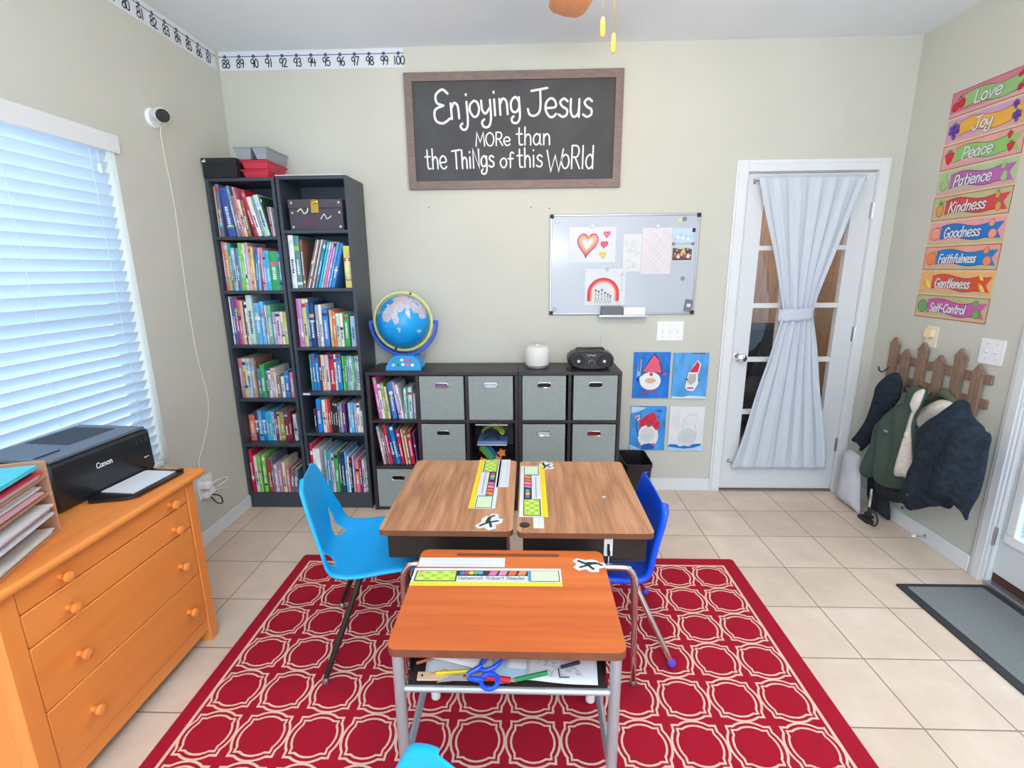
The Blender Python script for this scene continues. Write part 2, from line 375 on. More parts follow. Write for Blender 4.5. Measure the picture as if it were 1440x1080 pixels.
# ------------------------------------------------------------------ stroke lettering
GL = {}
def _g(ch, adv, *st): GL[ch] = (adv, [([tuple(map(float, p.split(','))) for p in q.lstrip('~').split()], q[0] == '~') for q in st])
for a in (
 ('0',.6,'~.3,1 .1,.8 .05,.45 .12,.1 .3,0 .48,.1 .55,.45 .5,.8 .3,1'),('1',.4,'.2,1 .2,0'),('2',.6,'~.08,.75 .2,.97 .4,.97 .52,.75 .42,.5 .05,0','.05,0 .57,0'),
 ('3',.6,'~.08,.88 .28,1 .5,.85 .45,.62 .25,.53','~.25,.53 .5,.42 .55,.2 .35,0 .05,.1'),('4',.6,'.12,1 .06,.42 .57,.42','.45,.85 .45,0'),
 ('5',.6,'.52,1 .12,1 .1,.58','~.1,.58 .35,.65 .55,.45 .5,.12 .28,0 .05,.1'),('6',.6,'~.45,1 .15,.65 .06,.3 .15,.05 .35,0 .53,.15 .53,.4 .35,.55 .1,.42'),
 ('7',.6,'.05,1 .55,1 .2,0'),('8',.6,'~.3,.53 .1,.68 .12,.92 .3,1 .48,.92 .5,.68 .3,.53 .06,.35 .06,.1 .3,0 .54,.1 .54,.35 .3,.53'),
 ('9',.6,'~.52,.72 .4,.48 .15,.5 .06,.72 .18,.97 .4,.98 .52,.78 .5,.4 .4,0'),
 ('a',.55,'~.42,.5 .25,.62 .08,.45 .06,.18 .2,0 .38,.12 .43,.35','.43,.6 .43,.1 .5,0'),('b',.55,'.08,1 .08,0','~.08,.4 .25,.62 .45,.48 .45,.15 .25,0 .08,.15'),
 ('c',.52,'~.45,.5 .28,.62 .1,.48 .06,.25 .18,.03 .33,0 .46,.1'),('d',.55,'~.43,.42 .28,.62 .08,.45 .06,.18 .22,0 .4,.12 .43,.3','.43,1 .43,0'),
 ('e',.54,'~.08,.3 .45,.34 .42,.55 .25,.63 .08,.5 .05,.25 .2,.02 .36,0 .48,.1'),('f',.45,'~.42,.92 .3,1 .2,.85 .2,.5 .2,0','.05,.58 .38,.58'),
 ('g',.55,'~.43,.45 .28,.62 .08,.45 .08,.15 .25,.05 .42,.2 .44,.45','~.44,.6 .44,-.1 .32,-.34 .12,-.34 .05,-.2 .15,-.1'),('h',.54,'.1,1 .1,0','~.1,.38 .25,.6 .4,.5 .43,.25 .43,0'),
 ('i',.26,'.12,.6 .12,0','.12,.85 .12,.89'),('j',.36,'~.28,.6 .28,-.1 .2,-.4 .02,-.44 -.08,-.3 .02,-.2','.28,.85 .28,.89'),('k',.5,'.1,1 .1,0','.4,.6 .1,.28','.2,.36 .43,0'),
 ('l',.26,'.12,1 .12,0'),('m',.72,'.08,.6 .08,0','~.08,.4 .2,.6 .32,.5 .34,0','~.34,.4 .46,.6 .58,.5 .6,0'),('n',.54,'.1,.6 .1,0','~.1,.38 .25,.6 .4,.5 .43,.25 .43,0'),
 ('o',.53,'~.25,.62 .08,.48 .05,.25 .2,.02 .38,.06 .47,.3 .4,.55 .25,.62'),('r',.42,'.1,.6 .1,0','~.1,.35 .22,.57 .38,.58'),
 ('s',.46,'~.4,.53 .25,.62 .1,.5 .2,.35 .38,.25 .38,.08 .22,0 .05,.08'),('t',.44,'~.2,.95 .2,.3 .24,.03 .4,.03','.04,.62 .38,.62'),('u',.54,'~.08,.6 .08,.2 .2,0 .38,.1 .42,.35','.42,.6 .42,0'),
 ('v',.48,'.05,.6 .22,0 .42,.6'),('w',.64,'.03,.6 .16,0 .3,.5 .44,0 .58,.6'),('y',.53,'~.06,.6 .08,.25 .22,.1 .42,.3','~.46,.6 .45,-.1 .32,-.4 .1,-.4 .03,-.22 .14,-.12'),
 ('z',.5,'.05,.6 .42,.6 .05,0 .45,0'),('E',.62,'~.5,.88 .32,1 .1,.85 .12,.62 .34,.53','~.34,.53 .05,.4 .06,.1 .3,0 .55,.14'),('F',.56,'.1,1 .1,0','.1,1 .52,1','.1,.52 .42,.52'),
 ('G',.66,'~.54,.85 .32,1 .1,.8 .05,.4 .2,.05 .4,0 .57,.2 .57,.42','.57,.42 .35,.42'),('J',.66,'~.42,1 .42,.25 .28,0 .1,.03 .04,.25','.15,.95 .64,1.05'),
 ('K',.6,'.1,1 .1,0','.52,1 .1,.42','.22,.55 .55,0'),('L',.52,'.1,1 .1,0 .5,0'),('P',.58,'.1,1 .1,0','~.1,1 .4,.98 .53,.75 .4,.5 .1,.45'),
 ('S',.56,'~.48,.85 .3,1 .1,.85 .15,.6 .42,.42 .48,.15 .28,0 .06,.12'),('C',.6,'~.55,.82 .36,1 .12,.82 .06,.4 .2,.06 .4,0 .56,.18'),('T',.62,'.3,1 .3,0','.02,.97 .6,1.02'),
 ('W',.85,'.02,1 .2,0 .42,.75 .6,0 .82,1.05'),('R',.6,'.1,1 .1,0','~.1,1 .4,.98 .5,.75 .38,.52 .1,.5','.28,.5 .55,0'),('N',.6,'.1,0 .1,1 .5,0 .5,1'),
 ('M',.72,'.05,0 .12,1 .35,.3 .58,1 .66,0'),('O',.68,'~.33,1 .1,.8 .05,.4 .2,.05 .45,.02 .6,.4 .55,.8 .33,1'),('-',.4,'.05,.42 .35,.42'),(' ',.36,'')):
    if a[0] == ' ': GL[' '] = (.36, [])
    else: _g(*a)

class Art:
    """flat printing, drawing or lettering that lies on a real surface: coordinates (u,v) on the plane O,U,V"""
    def __init__(s, O, U, V, step=.0005):
        s.O, s.U, s.V = Vector(O), Vector(U).normalized(), Vector(V).normalized(); s.N = s.U.cross(s.V); s.k = step; s.mb = MB(); s.i = 0
    def P(s, u, v, L): return s.O+s.U*u+s.V*v+s.N*(L*s.k+(s.i % 11)*3.2e-5)
    def poly(s, pts, mat, L=1): s.i += 1; s.mb.add([s.P(u, v, L) for u, v in pts], [tuple(range(len(pts)))], mat); return s
    def rect(s, a, b, c, d, mat, L=1): return s.poly([(a, b), (c, b), (c, d), (a, d)], mat, L)
    def disc(s, u, v, r, mat, L=1, n=14, ry=None): return s.poly([(u+r*math.cos(2*PI*i/n), v+(ry or r)*math.sin(2*PI*i/n)) for i in range(n)], mat, L)
    def stroke(s, pts, w, mat, L=1, smooth=False, n=5, closed=False):
        P = [Vector((p[0], p[1], 0)) for p in pts]
        if smooth and len(P) > 2: P = smoothpath(P, n, closed)
        P = [p for i, p in enumerate(P) if i == 0 or (p-P[i-1]).length > 1e-6]
        if len(P) < 2: return s
        h = w/2; k = len(P); A, B = [], []
        for i in range(k):
            a = P[i-1] if (i or closed) else P[i]; b = P[(i+1) % k] if (i < k-1 or closed) else P[i]
            d1 = (P[i]-a); d2 = (b-P[i]); d1 = d1.normalized() if d1.length > 1e-9 else d2.normalized(); d2 = d2.normalized() if d2.length > 1e-9 else d1
            t = d1+d2; t = t.normalized() if t.length > 1e-6 else d1
            nrm = Vector((-t.y, t.x, 0)); c = max(.45, nrm.dot(Vector((-d2.y, d2.x, 0))))
            A.append(P[i]+nrm*(h/c)); B.append(P[i]-nrm*(h/c))
        s.i += 1; vs = [s.P(p.x, p.y, L) for p in A]+[s.P(p.x, p.y, L) for p in B]
        s.mb.add(vs, [(k+i, k+(i+1) % k, (i+1) % k, i) for i in range(k if closed else k-1)], mat)
        if not closed:
            for p in (P[0], P[-1]): s.disc(p.x, p.y, h, mat, L, 8)
        return s
    def text(s, txt, u0, v0, h, w, mat, L=1, width=None, shear=0, n=4):
        tot = sum(GL[c][0] for c in txt); sx = (width/(tot*h)) if width else 1; u = u0
        for c in txt:
            adv, st = GL[c]
            for pts, sm in st: s.stroke([(u+(x*sx+y*shear)*h, v0+y*h) for x, y in pts], w, mat, L, sm, n)
            u += adv*h*sx
        return s
    def build(s, name, parent=None): return s.mb.build(name, parent=parent, smooth=False)
# ------------------------------------------------------------------ the room
YB = -2.6
WY0, WY1, WZ0, WZ1 = .42, 2.265, .547, 2.07       # side window opening
DX0, DX1, DZ = 1.302, 2.069, 2.045                 # back door opening
PY0, PY1, PZ = 1.22, 2.17, 2.05                    # patio door opening
b = MB(); b.box((LW-.14, YB, -.06), (RW+.14, BW+.14, 0), 'floor_tile'); struct(b, 'floor', smooth=False)
b = MB(); b.box((LW-.14, YB, CH), (RW+.14, BW+.14, CH+.06), 'ceiling_paint'); struct(b, 'ceiling', smooth=False)
b = MB()
b.box((LW-.14, YB, 0), (LW, WY0, CH), 'wall_paint').box((LW-.14, WY1, 0), (LW, BW, CH), 'wall_paint')
b.box((LW-.14, WY0, 0), (LW, WY1, WZ0), 'wall_paint').box((LW-.14, WY0, WZ1), (LW, WY1, CH), 'wall_paint')
struct(b, 'wall_left', smooth=False)
b = MB()
b.box((LW-.14, BW, 0), (DX0, BW+.12, CH), 'wall_paint').box((DX1, BW, 0), (RW+.14, BW+.12, CH), 'wall_paint').box((DX0, BW, DZ), (DX1, BW+.12, CH), 'wall_paint')
struct(b, 'wall_back', smooth=False)
b = MB()
b.box((RW, YB, 0), (RW+.14, PY0, CH), 'wall_paint').box((RW, PY1, 0), (RW+.14, BW, CH), 'wall_paint').box((RW, PY0, PZ), (RW+.14, PY1, CH), 'wall_paint')
struct(b, 'wall_right', smooth=False)
def board(name, a, b_, axis):
    m_ = MB(); m_.box(a, b_, 'white_trim'); o = struct(m_, name, bevel=.004); return o
board('baseboard_left', (LW, -2.5, 0), (LW+.014, BW, .085), 0)
board('baseboard_back', (LW+.014, BW-.014, 0), (1.238, BW, .09), 1)
board('baseboard_right', (RW-.014, PY1+.078, 0), (RW, BW-.014, .085), 0)
board('baseboard_corner', (2.135, BW-.014, 0), (RW-.014, BW, .09), 1)
# back door: casing, slab, panes
b = MB()
for x0, x1 in ((1.238, 1.306), (2.064, 2.132)): b.box((x0, BW-.012, 0), (x1, BW, 2.112), 'white_trim').box((x0+.012 if x0 < 1.5 else x0, BW-.02, 0), (x1 if x0 < 1.5 else x1-.012, BW-.012, 2.09), 'white_trim')
b.box((1.306, BW-.012, 2.044), (2.064, BW, 2.112), 'white_trim').box((1.306, BW-.02, 2.044), (2.064, BW-.012, 2.09), 'white_trim')
b.box((DX0, BW, 0), (DX0+.006, BW+.12, DZ), 'white_trim').box((DX1-.006, BW, 0), (DX1, BW+.12, DZ), 'white_trim').box((DX0, BW, DZ-.006), (DX1, BW+.12, DZ), 'white_trim')
struct(b, 'trim_1', bevel=.003)
b = MB(); b.box((DX0, BW-.01, .0), (DX1, BW+.12, .012), 'garage_floor'); struct(b, 'trim_2', smooth=False)
sx0, sx1, sy0, sy1, sz0, sz1 = 1.311, 2.060, BW+.004, BW+.044, .016, 2.036
gx0, gx1, gz0, gz1 = 1.420, 1.945, .205, 1.935
b = MB()
b.box((sx0, sy0, sz0), (gx0, sy1, sz1), 'door_white').box((gx1, sy0, sz0), (sx1, sy1, sz1), 'door_white')
b.box((gx0, sy0, sz0), (gx1, sy1, gz0), 'door_white').box((gx0, sy0, gz1), (gx1, sy1, sz1), 'door_white')
door = struct(b, 'door_1', smooth=False)
b = MB()
for z in (1.608, 1.257, .911, .557): b.box((gx0, sy0+.004, z-.014), (gx1, sy1-.004, z+.014), 'door_white')
struct(b, 'muntin', parent=door, smooth=False)
b = MB()
for x in (gx0+(gx1-gx0)/3, gx0+(gx1-gx0)*2/3): b.box((x-.01, sy0+.005, gz0), (x+.01, sy1-.005, gz1), 'door_white')
struct(b, 'muntin', parent=door, smooth=False)
b = MB(); b.box((gx0, sy0+.017, gz0), (gx1, sy0+.021, gz1), 'glass'); struct(b, 'pane', parent=door, smooth=False)
b = MB(); b.lathe([(.033, 0), (.033, .006), (.014, .01), (.012, .035), (.024, .042), (.03, .054), (.026, .068), (.012, .074), (0, .075)], (1.36, sy0, .933), 'chrome', 24, (0, -1, 0)); struct(b, 'knob', parent=door)
for z in (1.82, 1.076, .334):
    b = MB(); b.tube([(2.066, BW-.004, z-.045), (2.066, BW-.004, z+.045)], .007, 'steel', 10).box((2.052, BW-.0005, z-.045), (2.064, BW+.0035, z+.045), 'steel'); struct(b, 'hinge', parent=door)
# the room beyond the door glass
b = MB(); b.box((.6, 5.6, 0), (3.2, 5.66, 2.6), 'garage_wood'); struct(b, 'wall_garage', smooth=False)
b = MB(); b.box((.6, BW+.13, -.06), (3.2, 5.6, 0), 'garage_floor'); struct(b, 'floor_garage', smooth=False)
b = MB(); b.box((.6, BW+.13, 2.55), (3.2, 5.6, 2.6), 'ceiling_paint'); struct(b, 'ceiling_garage', smooth=False)
b = MB(); b.box((.54, BW+.13, 0), (.6, 5.66, 2.6), 'garage_wood'); struct(b, 'wall_garage_left', smooth=False)
b = MB(); b.box((3.2, BW+.13, 0), (3.26, 5.66, 2.6), 'garage_wood'); struct(b, 'wall_garage_right', smooth=False)
l = bpy.data.lights.new('garage_fill', 'POINT'); l.energy = 34; l.color = (1, .88, .78); l.shadow_soft_size = .06  # added unseen point light, brightens the room beyond the glass
o = bpy.data.objects.new('garage_fill', l); o.location = (2.2, 4.3, 2.3); COL.objects.link(o)
t = thing('storage_chair', 'dark upholstered armchair seen through the lower glass of the white door', 'chair', (2.25, 4.5, 0))
b = MB(); b.box((1.95, 4.25, .08), (2.6, 4.85, .45), 'coat_dark'); b.build('seat', t, bevel=.05)
b = MB(); b.box((1.95, 4.852, .10), (2.6, 5.05, .95), 'coat_dark'); b.build('backrest', t, bevel=.05)
for x in (2.0, 2.55):
    for y in (4.3, 4.8): b = MB(); b.tube([(x, y, 0), (x, y, .078)], .02, 'brown_leather'); b.build('leg', t)
t = thing('step_stool', 'dark folded cart standing behind the glass of the white door', 'cart', (1.35, 4.3, 0))
b = MB(); b.box((1.15, 4.2, .02), (1.62, 4.5, .75), 'coat_dark'); b.build('body', t, bevel=.03)
b = MB(); b.tube([(1.2, 4.35, .752), (1.2, 4.35, 1.1), (1.55, 4.35, 1.1), (1.55, 4.35, .752)], .015, 'black_metal'); b.build('handle', t)
# patio door
b = MB()
for y0, y1 in ((PY1-.002, PY1+.074), (PY0-.072, PY0+.004)):
    b.box((RW-.012, y0, 0), (RW, y1, 2.118), 'white_trim').box((RW-.02, y0+.012, 0), (RW-.012, y1-.02, 2.1), 'white_trim')
b.box((RW-.012, PY0+.004, PZ-.004), (RW, PY1-.002, 2.118), 'white_trim')
b.box((RW, PY1-.012, 0), (RW+.14, PY1, PZ), 'white_trim').box((RW, PY0, 0), (RW+.14, PY0+.012, PZ), 'white_trim').box((RW, PY0+.012, PZ-.012), (RW+.14, PY1-.012, PZ), 'white_trim')
struct(b, 'trim_3', bevel=.003)
b = MB(); b.box((RW-.016, PY0+.012, 0), (RW+.14, PY1-.012, .02), 'alu'); struct(b, 'trim_4', bevel=.003)
py0, py1, px0, px1 = PY0+.014, PY1-.014, RW+.02, RW+.06
hy0, hy1, hz0, hz1 = py0+.13, py1-.055, .27, 1.93
b = MB()
b.box((px0, py0, .065), (px1, hy0, 2.036), 'door_white').box((px0, hy1, .065), (px1, py1, 2.036), 'door_white')
b.box((px0, hy0, .065), (px1, hy1, hz0), 'door_white').box((px0, hy0, hz1), (px1, hy1, 2.036), 'door_white')
pd = struct(b, 'door_2', smooth=False)
b = MB()
b.prism([(hy0-.03, hz0-.03), (hy1+.03, hz0-.03), (hy1+.03, hz0+.012), (hy0-.03, hz0+.012)], (px0-.012, 0, 0), (0, 1, 0), (0, 0, 1), (1, 0, 0), .012, 'white_plastic')
b.prism([(hy0-.03, hz1-.012), (hy1+.03, hz1-.012), (hy1+.03, hz1+.03), (hy0-.03, hz1+.03)], (px0-.012, 0, 0), (0, 1, 0), (0, 0, 1), (1, 0, 0), .012, 'white_plastic')
b.box((px0-.012, hy0-.03, hz0+.012), (px0, hy0+.012, hz1-.012), 'white_plastic').box((px0-.012, hy1-.012, hz0+.012), (px0, hy1+.03, hz1-.012), 'white_plastic')
struct(b, 'glass_frame', parent=pd, bevel=.004)
b = MB(); b.box((px0+.03, hy0, hz0), (px0+.034, hy1, hz1), 'glass'); struct(b, 'pane', parent=pd, smooth=False)
b = MB(); b.box((px0+.002, py0, .021), (px1-.004, py1, .064), 'brown_leather'); struct(b, 'door_sweep', parent=pd, smooth=False)
for z in (1.75, .93, .25):
    b = MB(); b.tube([(RW-.004, PY1-.010, z-.045), (RW-.004, PY1-.010, z+.045)], .007, 'steel', 10); struct(b, 'hinge', parent=pd)
t = thing('door_blind', 'white slatted blind set over the glass of the patio door', 'blind', (px0+.004, hy1, 1.1))
def slat(mb, x, z, y0, y1, wd, tilt, mat, th=.0022, bow=.0035):
    n = 4; vs = []
    for yy in (y0, y1):
        for sg in (1, -1):
            for i in range(n+1):
                q = (i/n-.5)*wd; h = bow*(1-(2*i/n-1)**2)+sg*th/2
                vs.append((x+q*math.cos(tilt)+h*math.sin(tilt), yy, z+q*math.sin(tilt)-h*math.cos(tilt)*-1))
    k = n+1
    fs = [(i, i+1, 2*k+i+1, 2*k+i) for i in range(n)]+[(k+i+1, k+i, 3*k+i, 3*k+i+1) for i in range(n)]
    fs += [(0, 2*k, 3*k, k), (n, k+n, 3*k+n, 2*k+n)]+[tuple(range(k))+tuple(range(2*k-1, k-1, -1)), tuple(range(3*k-1, 2*k-1, -1))+tuple(range(3*k, 4*k))]
    mb.add(vs, fs, mat)
for i in range(78):
    z = hz0+.03+i*.0208
    if z > hz1-.02: break
    b = MB(); slat(b, px0+.017, z, hy0+.014, hy1-.014, .024, R(52), 'blind_slat', .001, .0015); b.build('slat', t)
# side window with its blind
b = MB()
b.box((LW-.138, WY0, WZ0), (LW-.11, WY0+.05, WZ1), 'white_trim').box((LW-.138, WY1-.05, WZ0), (LW-.11, WY1, WZ1), 'white_trim')
b.box((LW-.138, WY0+.05, WZ0), (LW-.11, WY1-.05, WZ0+.05), 'white_trim').box((LW-.138, WY0+.05, WZ1-.05), (LW-.11, WY1-.05, WZ1), 'white_trim')
b.box((LW-.134, WY0+.05, 1.29), (LW-.112, WY1-.05, 1.33), 'white_trim')
win = struct(b, 'window_1', bevel=.003)
b = MB(); b.box((LW-.128, WY0+.05, WZ0+.05), (LW-.124, WY1-.05, WZ1-.05), 'glass'); struct(b, 'pane', parent=win, smooth=False)
t = thing('window_blind', 'wide white slatted window blind with boxed valance behind the printer', 'blind', (LW-.03, 1.4, 1.3))
b = MB(); b.box((LW+.002, .38, 2.0), (LW+.016, 2.285, 2.078), 'white_trim').box((LW-.05, WY0+.004, 2.03), (LW+.002, WY1-.004, 2.066), 'white_trim'); b.build('valance', t, bevel=.003)
nsl = 31
for i in range(nsl):
    b = MB(); slat(b, LW-.037, 1.985-i*.0462, WY0+.008, WY1-.016, .051, R(62), 'blind_slat', .0026, .004); b.build('slat', t)
b = MB(); b.box((LW-.062, WY0+.008, .552), (LW-.012, WY1-.016, .572), 'white_trim'); b.build('bottom_rail', t, bevel=.003)
for y in (.75, 1.25, 1.78, 2.16):
    b = MB(); b.tube([(LW-.020, y, 2.03), (LW-.020, y, .573)], .0011, 'paper_grey', 6); b.build('ladder_cord', t)
b = MB(); b.tube([(LW-.008, 2.185, 2.0), (LW-.008, 2.185, 1.945)], .0012, 'paper_grey', 6); b.lathe([(.003, .038), (.008, .034), (.0085, 0), (.003, -.002)], (LW-.008, 2.185, 1.908), 'white_trim', 12); b.build('tilt_tassel', t)

# ------------------------------------------------------------------ rug and mat
b = MB(); b.prism(rrect(RUG[0], RUG[2], RUG[1], RUG[3], .015), (0, 0, .0005), (1, 0, 0), (0, 1, 0), (0, 0, 1), .0075, 'rug_weave')
one(b, 'area_rug', 'red area rug with cream trellis outlines under the three school desks', 'rug', smooth=False, bevel=.003)
RZ = .008
t = thing('door_mat', 'dark grey ribbed mat with black border in front of the patio door', 'mat', (1.96, 1.6, 0))
b = MB(); b.prism(rrect(1.765, 1.05, 2.185, 2.137, .012), (0, 0, .0005), (1, 0, 0), (0, 1, 0), (0, 0, 1), .006, 'mat_black'); b.build('border', t, bevel=.003)
b = MB(); b.prism(rrect(1.802, 1.09, 2.15, 2.112, .01), (0, 0, .0067), (1, 0, 0), (0, 1, 0), (0, 0, 1), .0022, 'mat_ribbed'); b.build('ribbed_field', t, bevel=.001)

# ------------------------------------------------------------------ bookcases
def bookcase(name, x0, x1, y0, y1, h, boards, label):
    t = thing(name, label, 'bookcase', ((x0+x1)/2, (y0+y1)/2, 0)); W = .018
    for x in (x0, x1-W): b = MB(); b.box((x, y0, 0), (x+W, y1, h), 'bookcase_black'); b.build('side_panel', t, bevel=.0015)
    b = MB(); b.box((x0+W+.0005, y0, h-W), (x1-W-.0005, y1, h), 'bookcase_black'); b.build('top_panel', t, bevel=.0015)
    b = MB(); b.box((x0+W+.0005, y1-.005, .09), (x1-W-.0005, y1-.001, h-W-.0005), 'bookcase_black'); b.build('back_panel', t, smooth=False)
    for z in boards: b = MB(); b.box((x0+W+.0005, y0+.002, z-.018), (x1-W-.0005, y1-.0055, z), 'bookcase_black'); b.build('shelf', t, bevel=.001)
    b = MB(); b.box((x0+W+.0005, y0+.004, 0), (x1-W-.0005, y0+.02, boards[-1]-.0185), 'bookcase_black'); b.build('plinth', t, smooth=False)
    return t
BLX = (-1.805, -1.4135); BRX = (-1.405, -1.003)
BY0, BY1 = 2.873, 3.152
LB = [1.688, 1.383, 1.062, .728, .433, .1]; RBS = [1.720, 1.395, 1.047, .768, .507, .102]
bookcase('bookcase', *BLX, BY0, BY1, 2.003, LB, 'tall black bookcase full of books, standing in the corner by the window wall')
t = bookcase('bookcase', *BRX, BY0, BY1, 2.008, RBS, 'tall black bookcase full of books, beside the globe and grey bins')
b = MB(); b.box((-1.379, BY0-.0002, .752), (-1.335, BY0+.002-.0002, .764), 'paper'); b.build('shelf_label', t, smooth=False)['label'] = 'small white sticker'
# ------------------------------------------------------------------ cube organisers
def organiser(x0, x1, n, label):
    y0, y1, h = 2.85, 3.148, .900; t = thing('cube_organizer', label, 'shelf unit', ((x0+x1)/2, 3, 0)); W = .02
    for x in (x0, x1-W): b = MB(); b.box((x, y0, 0), (x+W, y1, h-.0205), 'espresso'); b.build('side_panel', t, bevel=.0015)
    b = MB(); b.box((x0, y0-.004, h-.02), (x1, y1, h), 'espresso'); b.build('top_panel', t, bevel=.002)
    for z in (.6, .3, .02):
        b = MB(); b.box((x0+W+.0005, y0, z-.018), (x1-W-.0005, y1-.005, z), 'espresso'); b.build('shelf', t, bevel=.001)
    cw = (x1-x0-W)/n
    for i in range(1, n):
        x = x0+cw*i
        for z0, z1 in ((.0205, .2815), (.3005, .5815), (.6005, .8795)): b = MB(); b.box((x+.001, y0, z0), (x+W-.001, y1-.005, z1), 'espresso'); b.build('divider', t, bevel=.001)
    b = MB(); b.box((x0+W+.0005, y1-.0045, .02), (x1-W-.0005, y1-.001, h-.021), 'espresso'); b.build('back_panel', t, smooth=False)
    return t
OA, OB = (-.976, -.060), (-.058, .556)
organiser(*OA, 3, 'black cube organizer three cubbies wide, under the globe')
organiser(*OB, 2, 'black cube organizer two cubbies wide, under the boombox and diffuser')
def fabric_bin(name, x0, x1, z0, h, label, inner, yo=0):
    y0, y1 = 2.853+yo, 3.13; t = thing(name, label, 'storage bin', ((x0+x1)/2, 3, z0), group='grey fabric storage bins'); w_ = .004
    b = MB()
    O = (x0, y0, z0); W = x1-x0; cx, cz, a, r = W/2, h-.058, .026, .0135
    # front with a slot-shaped opening
    arcR = [(cx+a+r*math.cos(R(q)), cz+r*math.sin(R(q))) for q in range(0, 91, 15)]; arcL = [(cx-a+r*math.cos(R(q)), cz+r*math.sin(R(q))) for q in range(90, 181, 15)]
    up = [(0, cz)]+(arcR+arcL)[::-1]+[(W, cz), (W, h), (0, h)]; lo_ = [(W, cz)]+[(p[0], 2*cz-p[1]) for p in arcR+arcL]+[(0, cz), (0, 0), (W, 0)]
    for pl in (up, lo_): b.prism(pl, O, (1, 0, 0), (0, 0, 1), (0, -1, 0), -w_, 'grey_fabric')
    b.box((x0, y0+w_, z0), (x0+w_, y1, z0+h), 'grey_fabric').box((x1-w_, y0+w_, z0), (x1, y1, z0+h), 'grey_fabric').box((x0+w_, y1-w_, z0), (x1-w_, y1, z0+h), 'grey_fabric').box((x0+w_, y0+w_, z0), (x1-w_, y1-w_, z0+w_), 'grey_fabric')
    b.build('body', t, smooth=False)
    ring = [(x0+cx+a+(r+.002)*math.cos(R(q)), y0-.001, z0+cz+(r+.002)*math.sin(R(q))) for q in range(-90, 91, 18)]+[(x0+cx-a+(r+.002)*math.cos(R(q)), y0-.001, z0+cz+(r+.002)*math.sin(R(q))) for q in range(90, 271, 18)]
    b = MB(); b.tube(ring, .0028, 'chrome', 8, closed=True); b.build('handle_ring', t)
    b = MB(); b.box((x0+cx-.055, y0+.012, z0+.01), (x0+cx+.055, y0+.05, z0+h-.03), inner); b.build('contents', t, smooth=False)
    return t
xs = [OA[0]+.02+i*(.896/3) for i in range(4)]
B3 = [(x+.009, x+.2795) for x in (OA[0]+.3187, OA[0]+.6173)]; B2 = [(-.051, .227), (.2445, .5225)]
bw = [(-.664, -.382), (-.366, -.092), (-.051, .228), (.243, .523)]
fabric_bin('fabric_bin', -.654, -.388, .602, .272, 'grey fabric bin in the upper row, next to the cubby of pastel books', 'mauve' if 0 else '#8a6f90')
fabric_bin('fabric_bin', -.357, -.091, .602, .272, 'grey fabric bin in the upper row, above the clear toy tubs', 'paper')
fabric_bin('fabric_bin', -.033, .2255, .602, .274, 'grey fabric bin in the upper row, under the white diffuser', '#2e2a26')
fabric_bin('fabric_bin', .272, .531, .602, .276, 'grey fabric bin in the upper row, under the black boombox', '#1e1e22')
fabric_bin('fabric_bin', -.654, -.388, .302, .272, 'grey fabric bin in the middle row, between red books and toy tubs', '#17181b')
fabric_bin('fabric_bin', -.033, .2255, .302, .272, 'grey fabric bin in the middle row, below the diffuser, pale contents in its slot', 'paper_grey')
fabric_bin('fabric_bin', .272, .531, .302, .272, 'grey fabric bin in the middle row, red contents in its slot', '#7a2526')
fabric_bin('fabric_bin', -.951, -.682, .022, .255, 'grey fabric bin on the floor row, below the red books', '#141517')

# ------------------------------------------------------------------ books
HUE = dict(tan='#b59a86', slate='#6d7590', royal='#3f5bab', greyblue='#7d93ac', taupe='#8d7f7c', pink='#e08ca8', cream='#e6d9b8', brown='#8c6a58', red='#c92f42', white='#e3e8ec', grey='#9aa3aa', mint='#bcdcd2', forest='#2f5148', rose='#c0788c', amber='#d6a76a', teal='#3f9aa6', paleblue='#a9c6e2', cyan='#3fbbe0', lime='#84cf5e', greypink='#c9b2c0', blue='#3d7fd0', sky='#63b4ea', green='#3da565', steel='#4a86b4', ivory='#ece6d0', indigo='#5560ab', magenta='#a3437d', peach='#eeb79a', black='#26282e', palepink='#e6c8da', seagreen='#6fbd9d', lavender='#b3a6da', yellow='#d9d06a', straw='#d4cf8e', orange='#ea7f5c', plum='#4c3a62', azure='#1e85d6', purple='#6a3f86', olive='#97ad52', maroon='#8a2d40', crimson='#c8234a', mauve='#b585b4', hotpink='#e26fb4', lilac='#b79bdc', navy='#23447e', tealgrey='#5b8d93', tealblue='#3f93b8', coral='#ee7f70')
HN = dict(tan='tan', slate='slate purple', royal='royal blue', greyblue='grey blue', hotpink='hot pink', paleblue='pale blue', greypink='greyish pink', palepink='pale pink', tealgrey='teal grey', tealblue='teal blue', seagreen='sea green', sky='sky blue', forest='dark green')
for k, v in HUE.items(): pm('bk_'+k, v, rough=.5, var=.16, scale=26, spec=.35)
pm('page_edge', '#c9c4b8', rough=.9, var=.12, scale=60, stretch=(9, 1, 1), spec=.1)
BAND = ['white', 'cream', 'amber', 'paleblue', 'rose', 'navy', 'black', 'lime', 'red', 'sky']
ORD = 'first second third fourth fifth sixth seventh eighth ninth tenth eleventh twelfth thirteenth fourteenth fifteenth sixteenth seventeenth eighteenth nineteenth twentieth'.split()
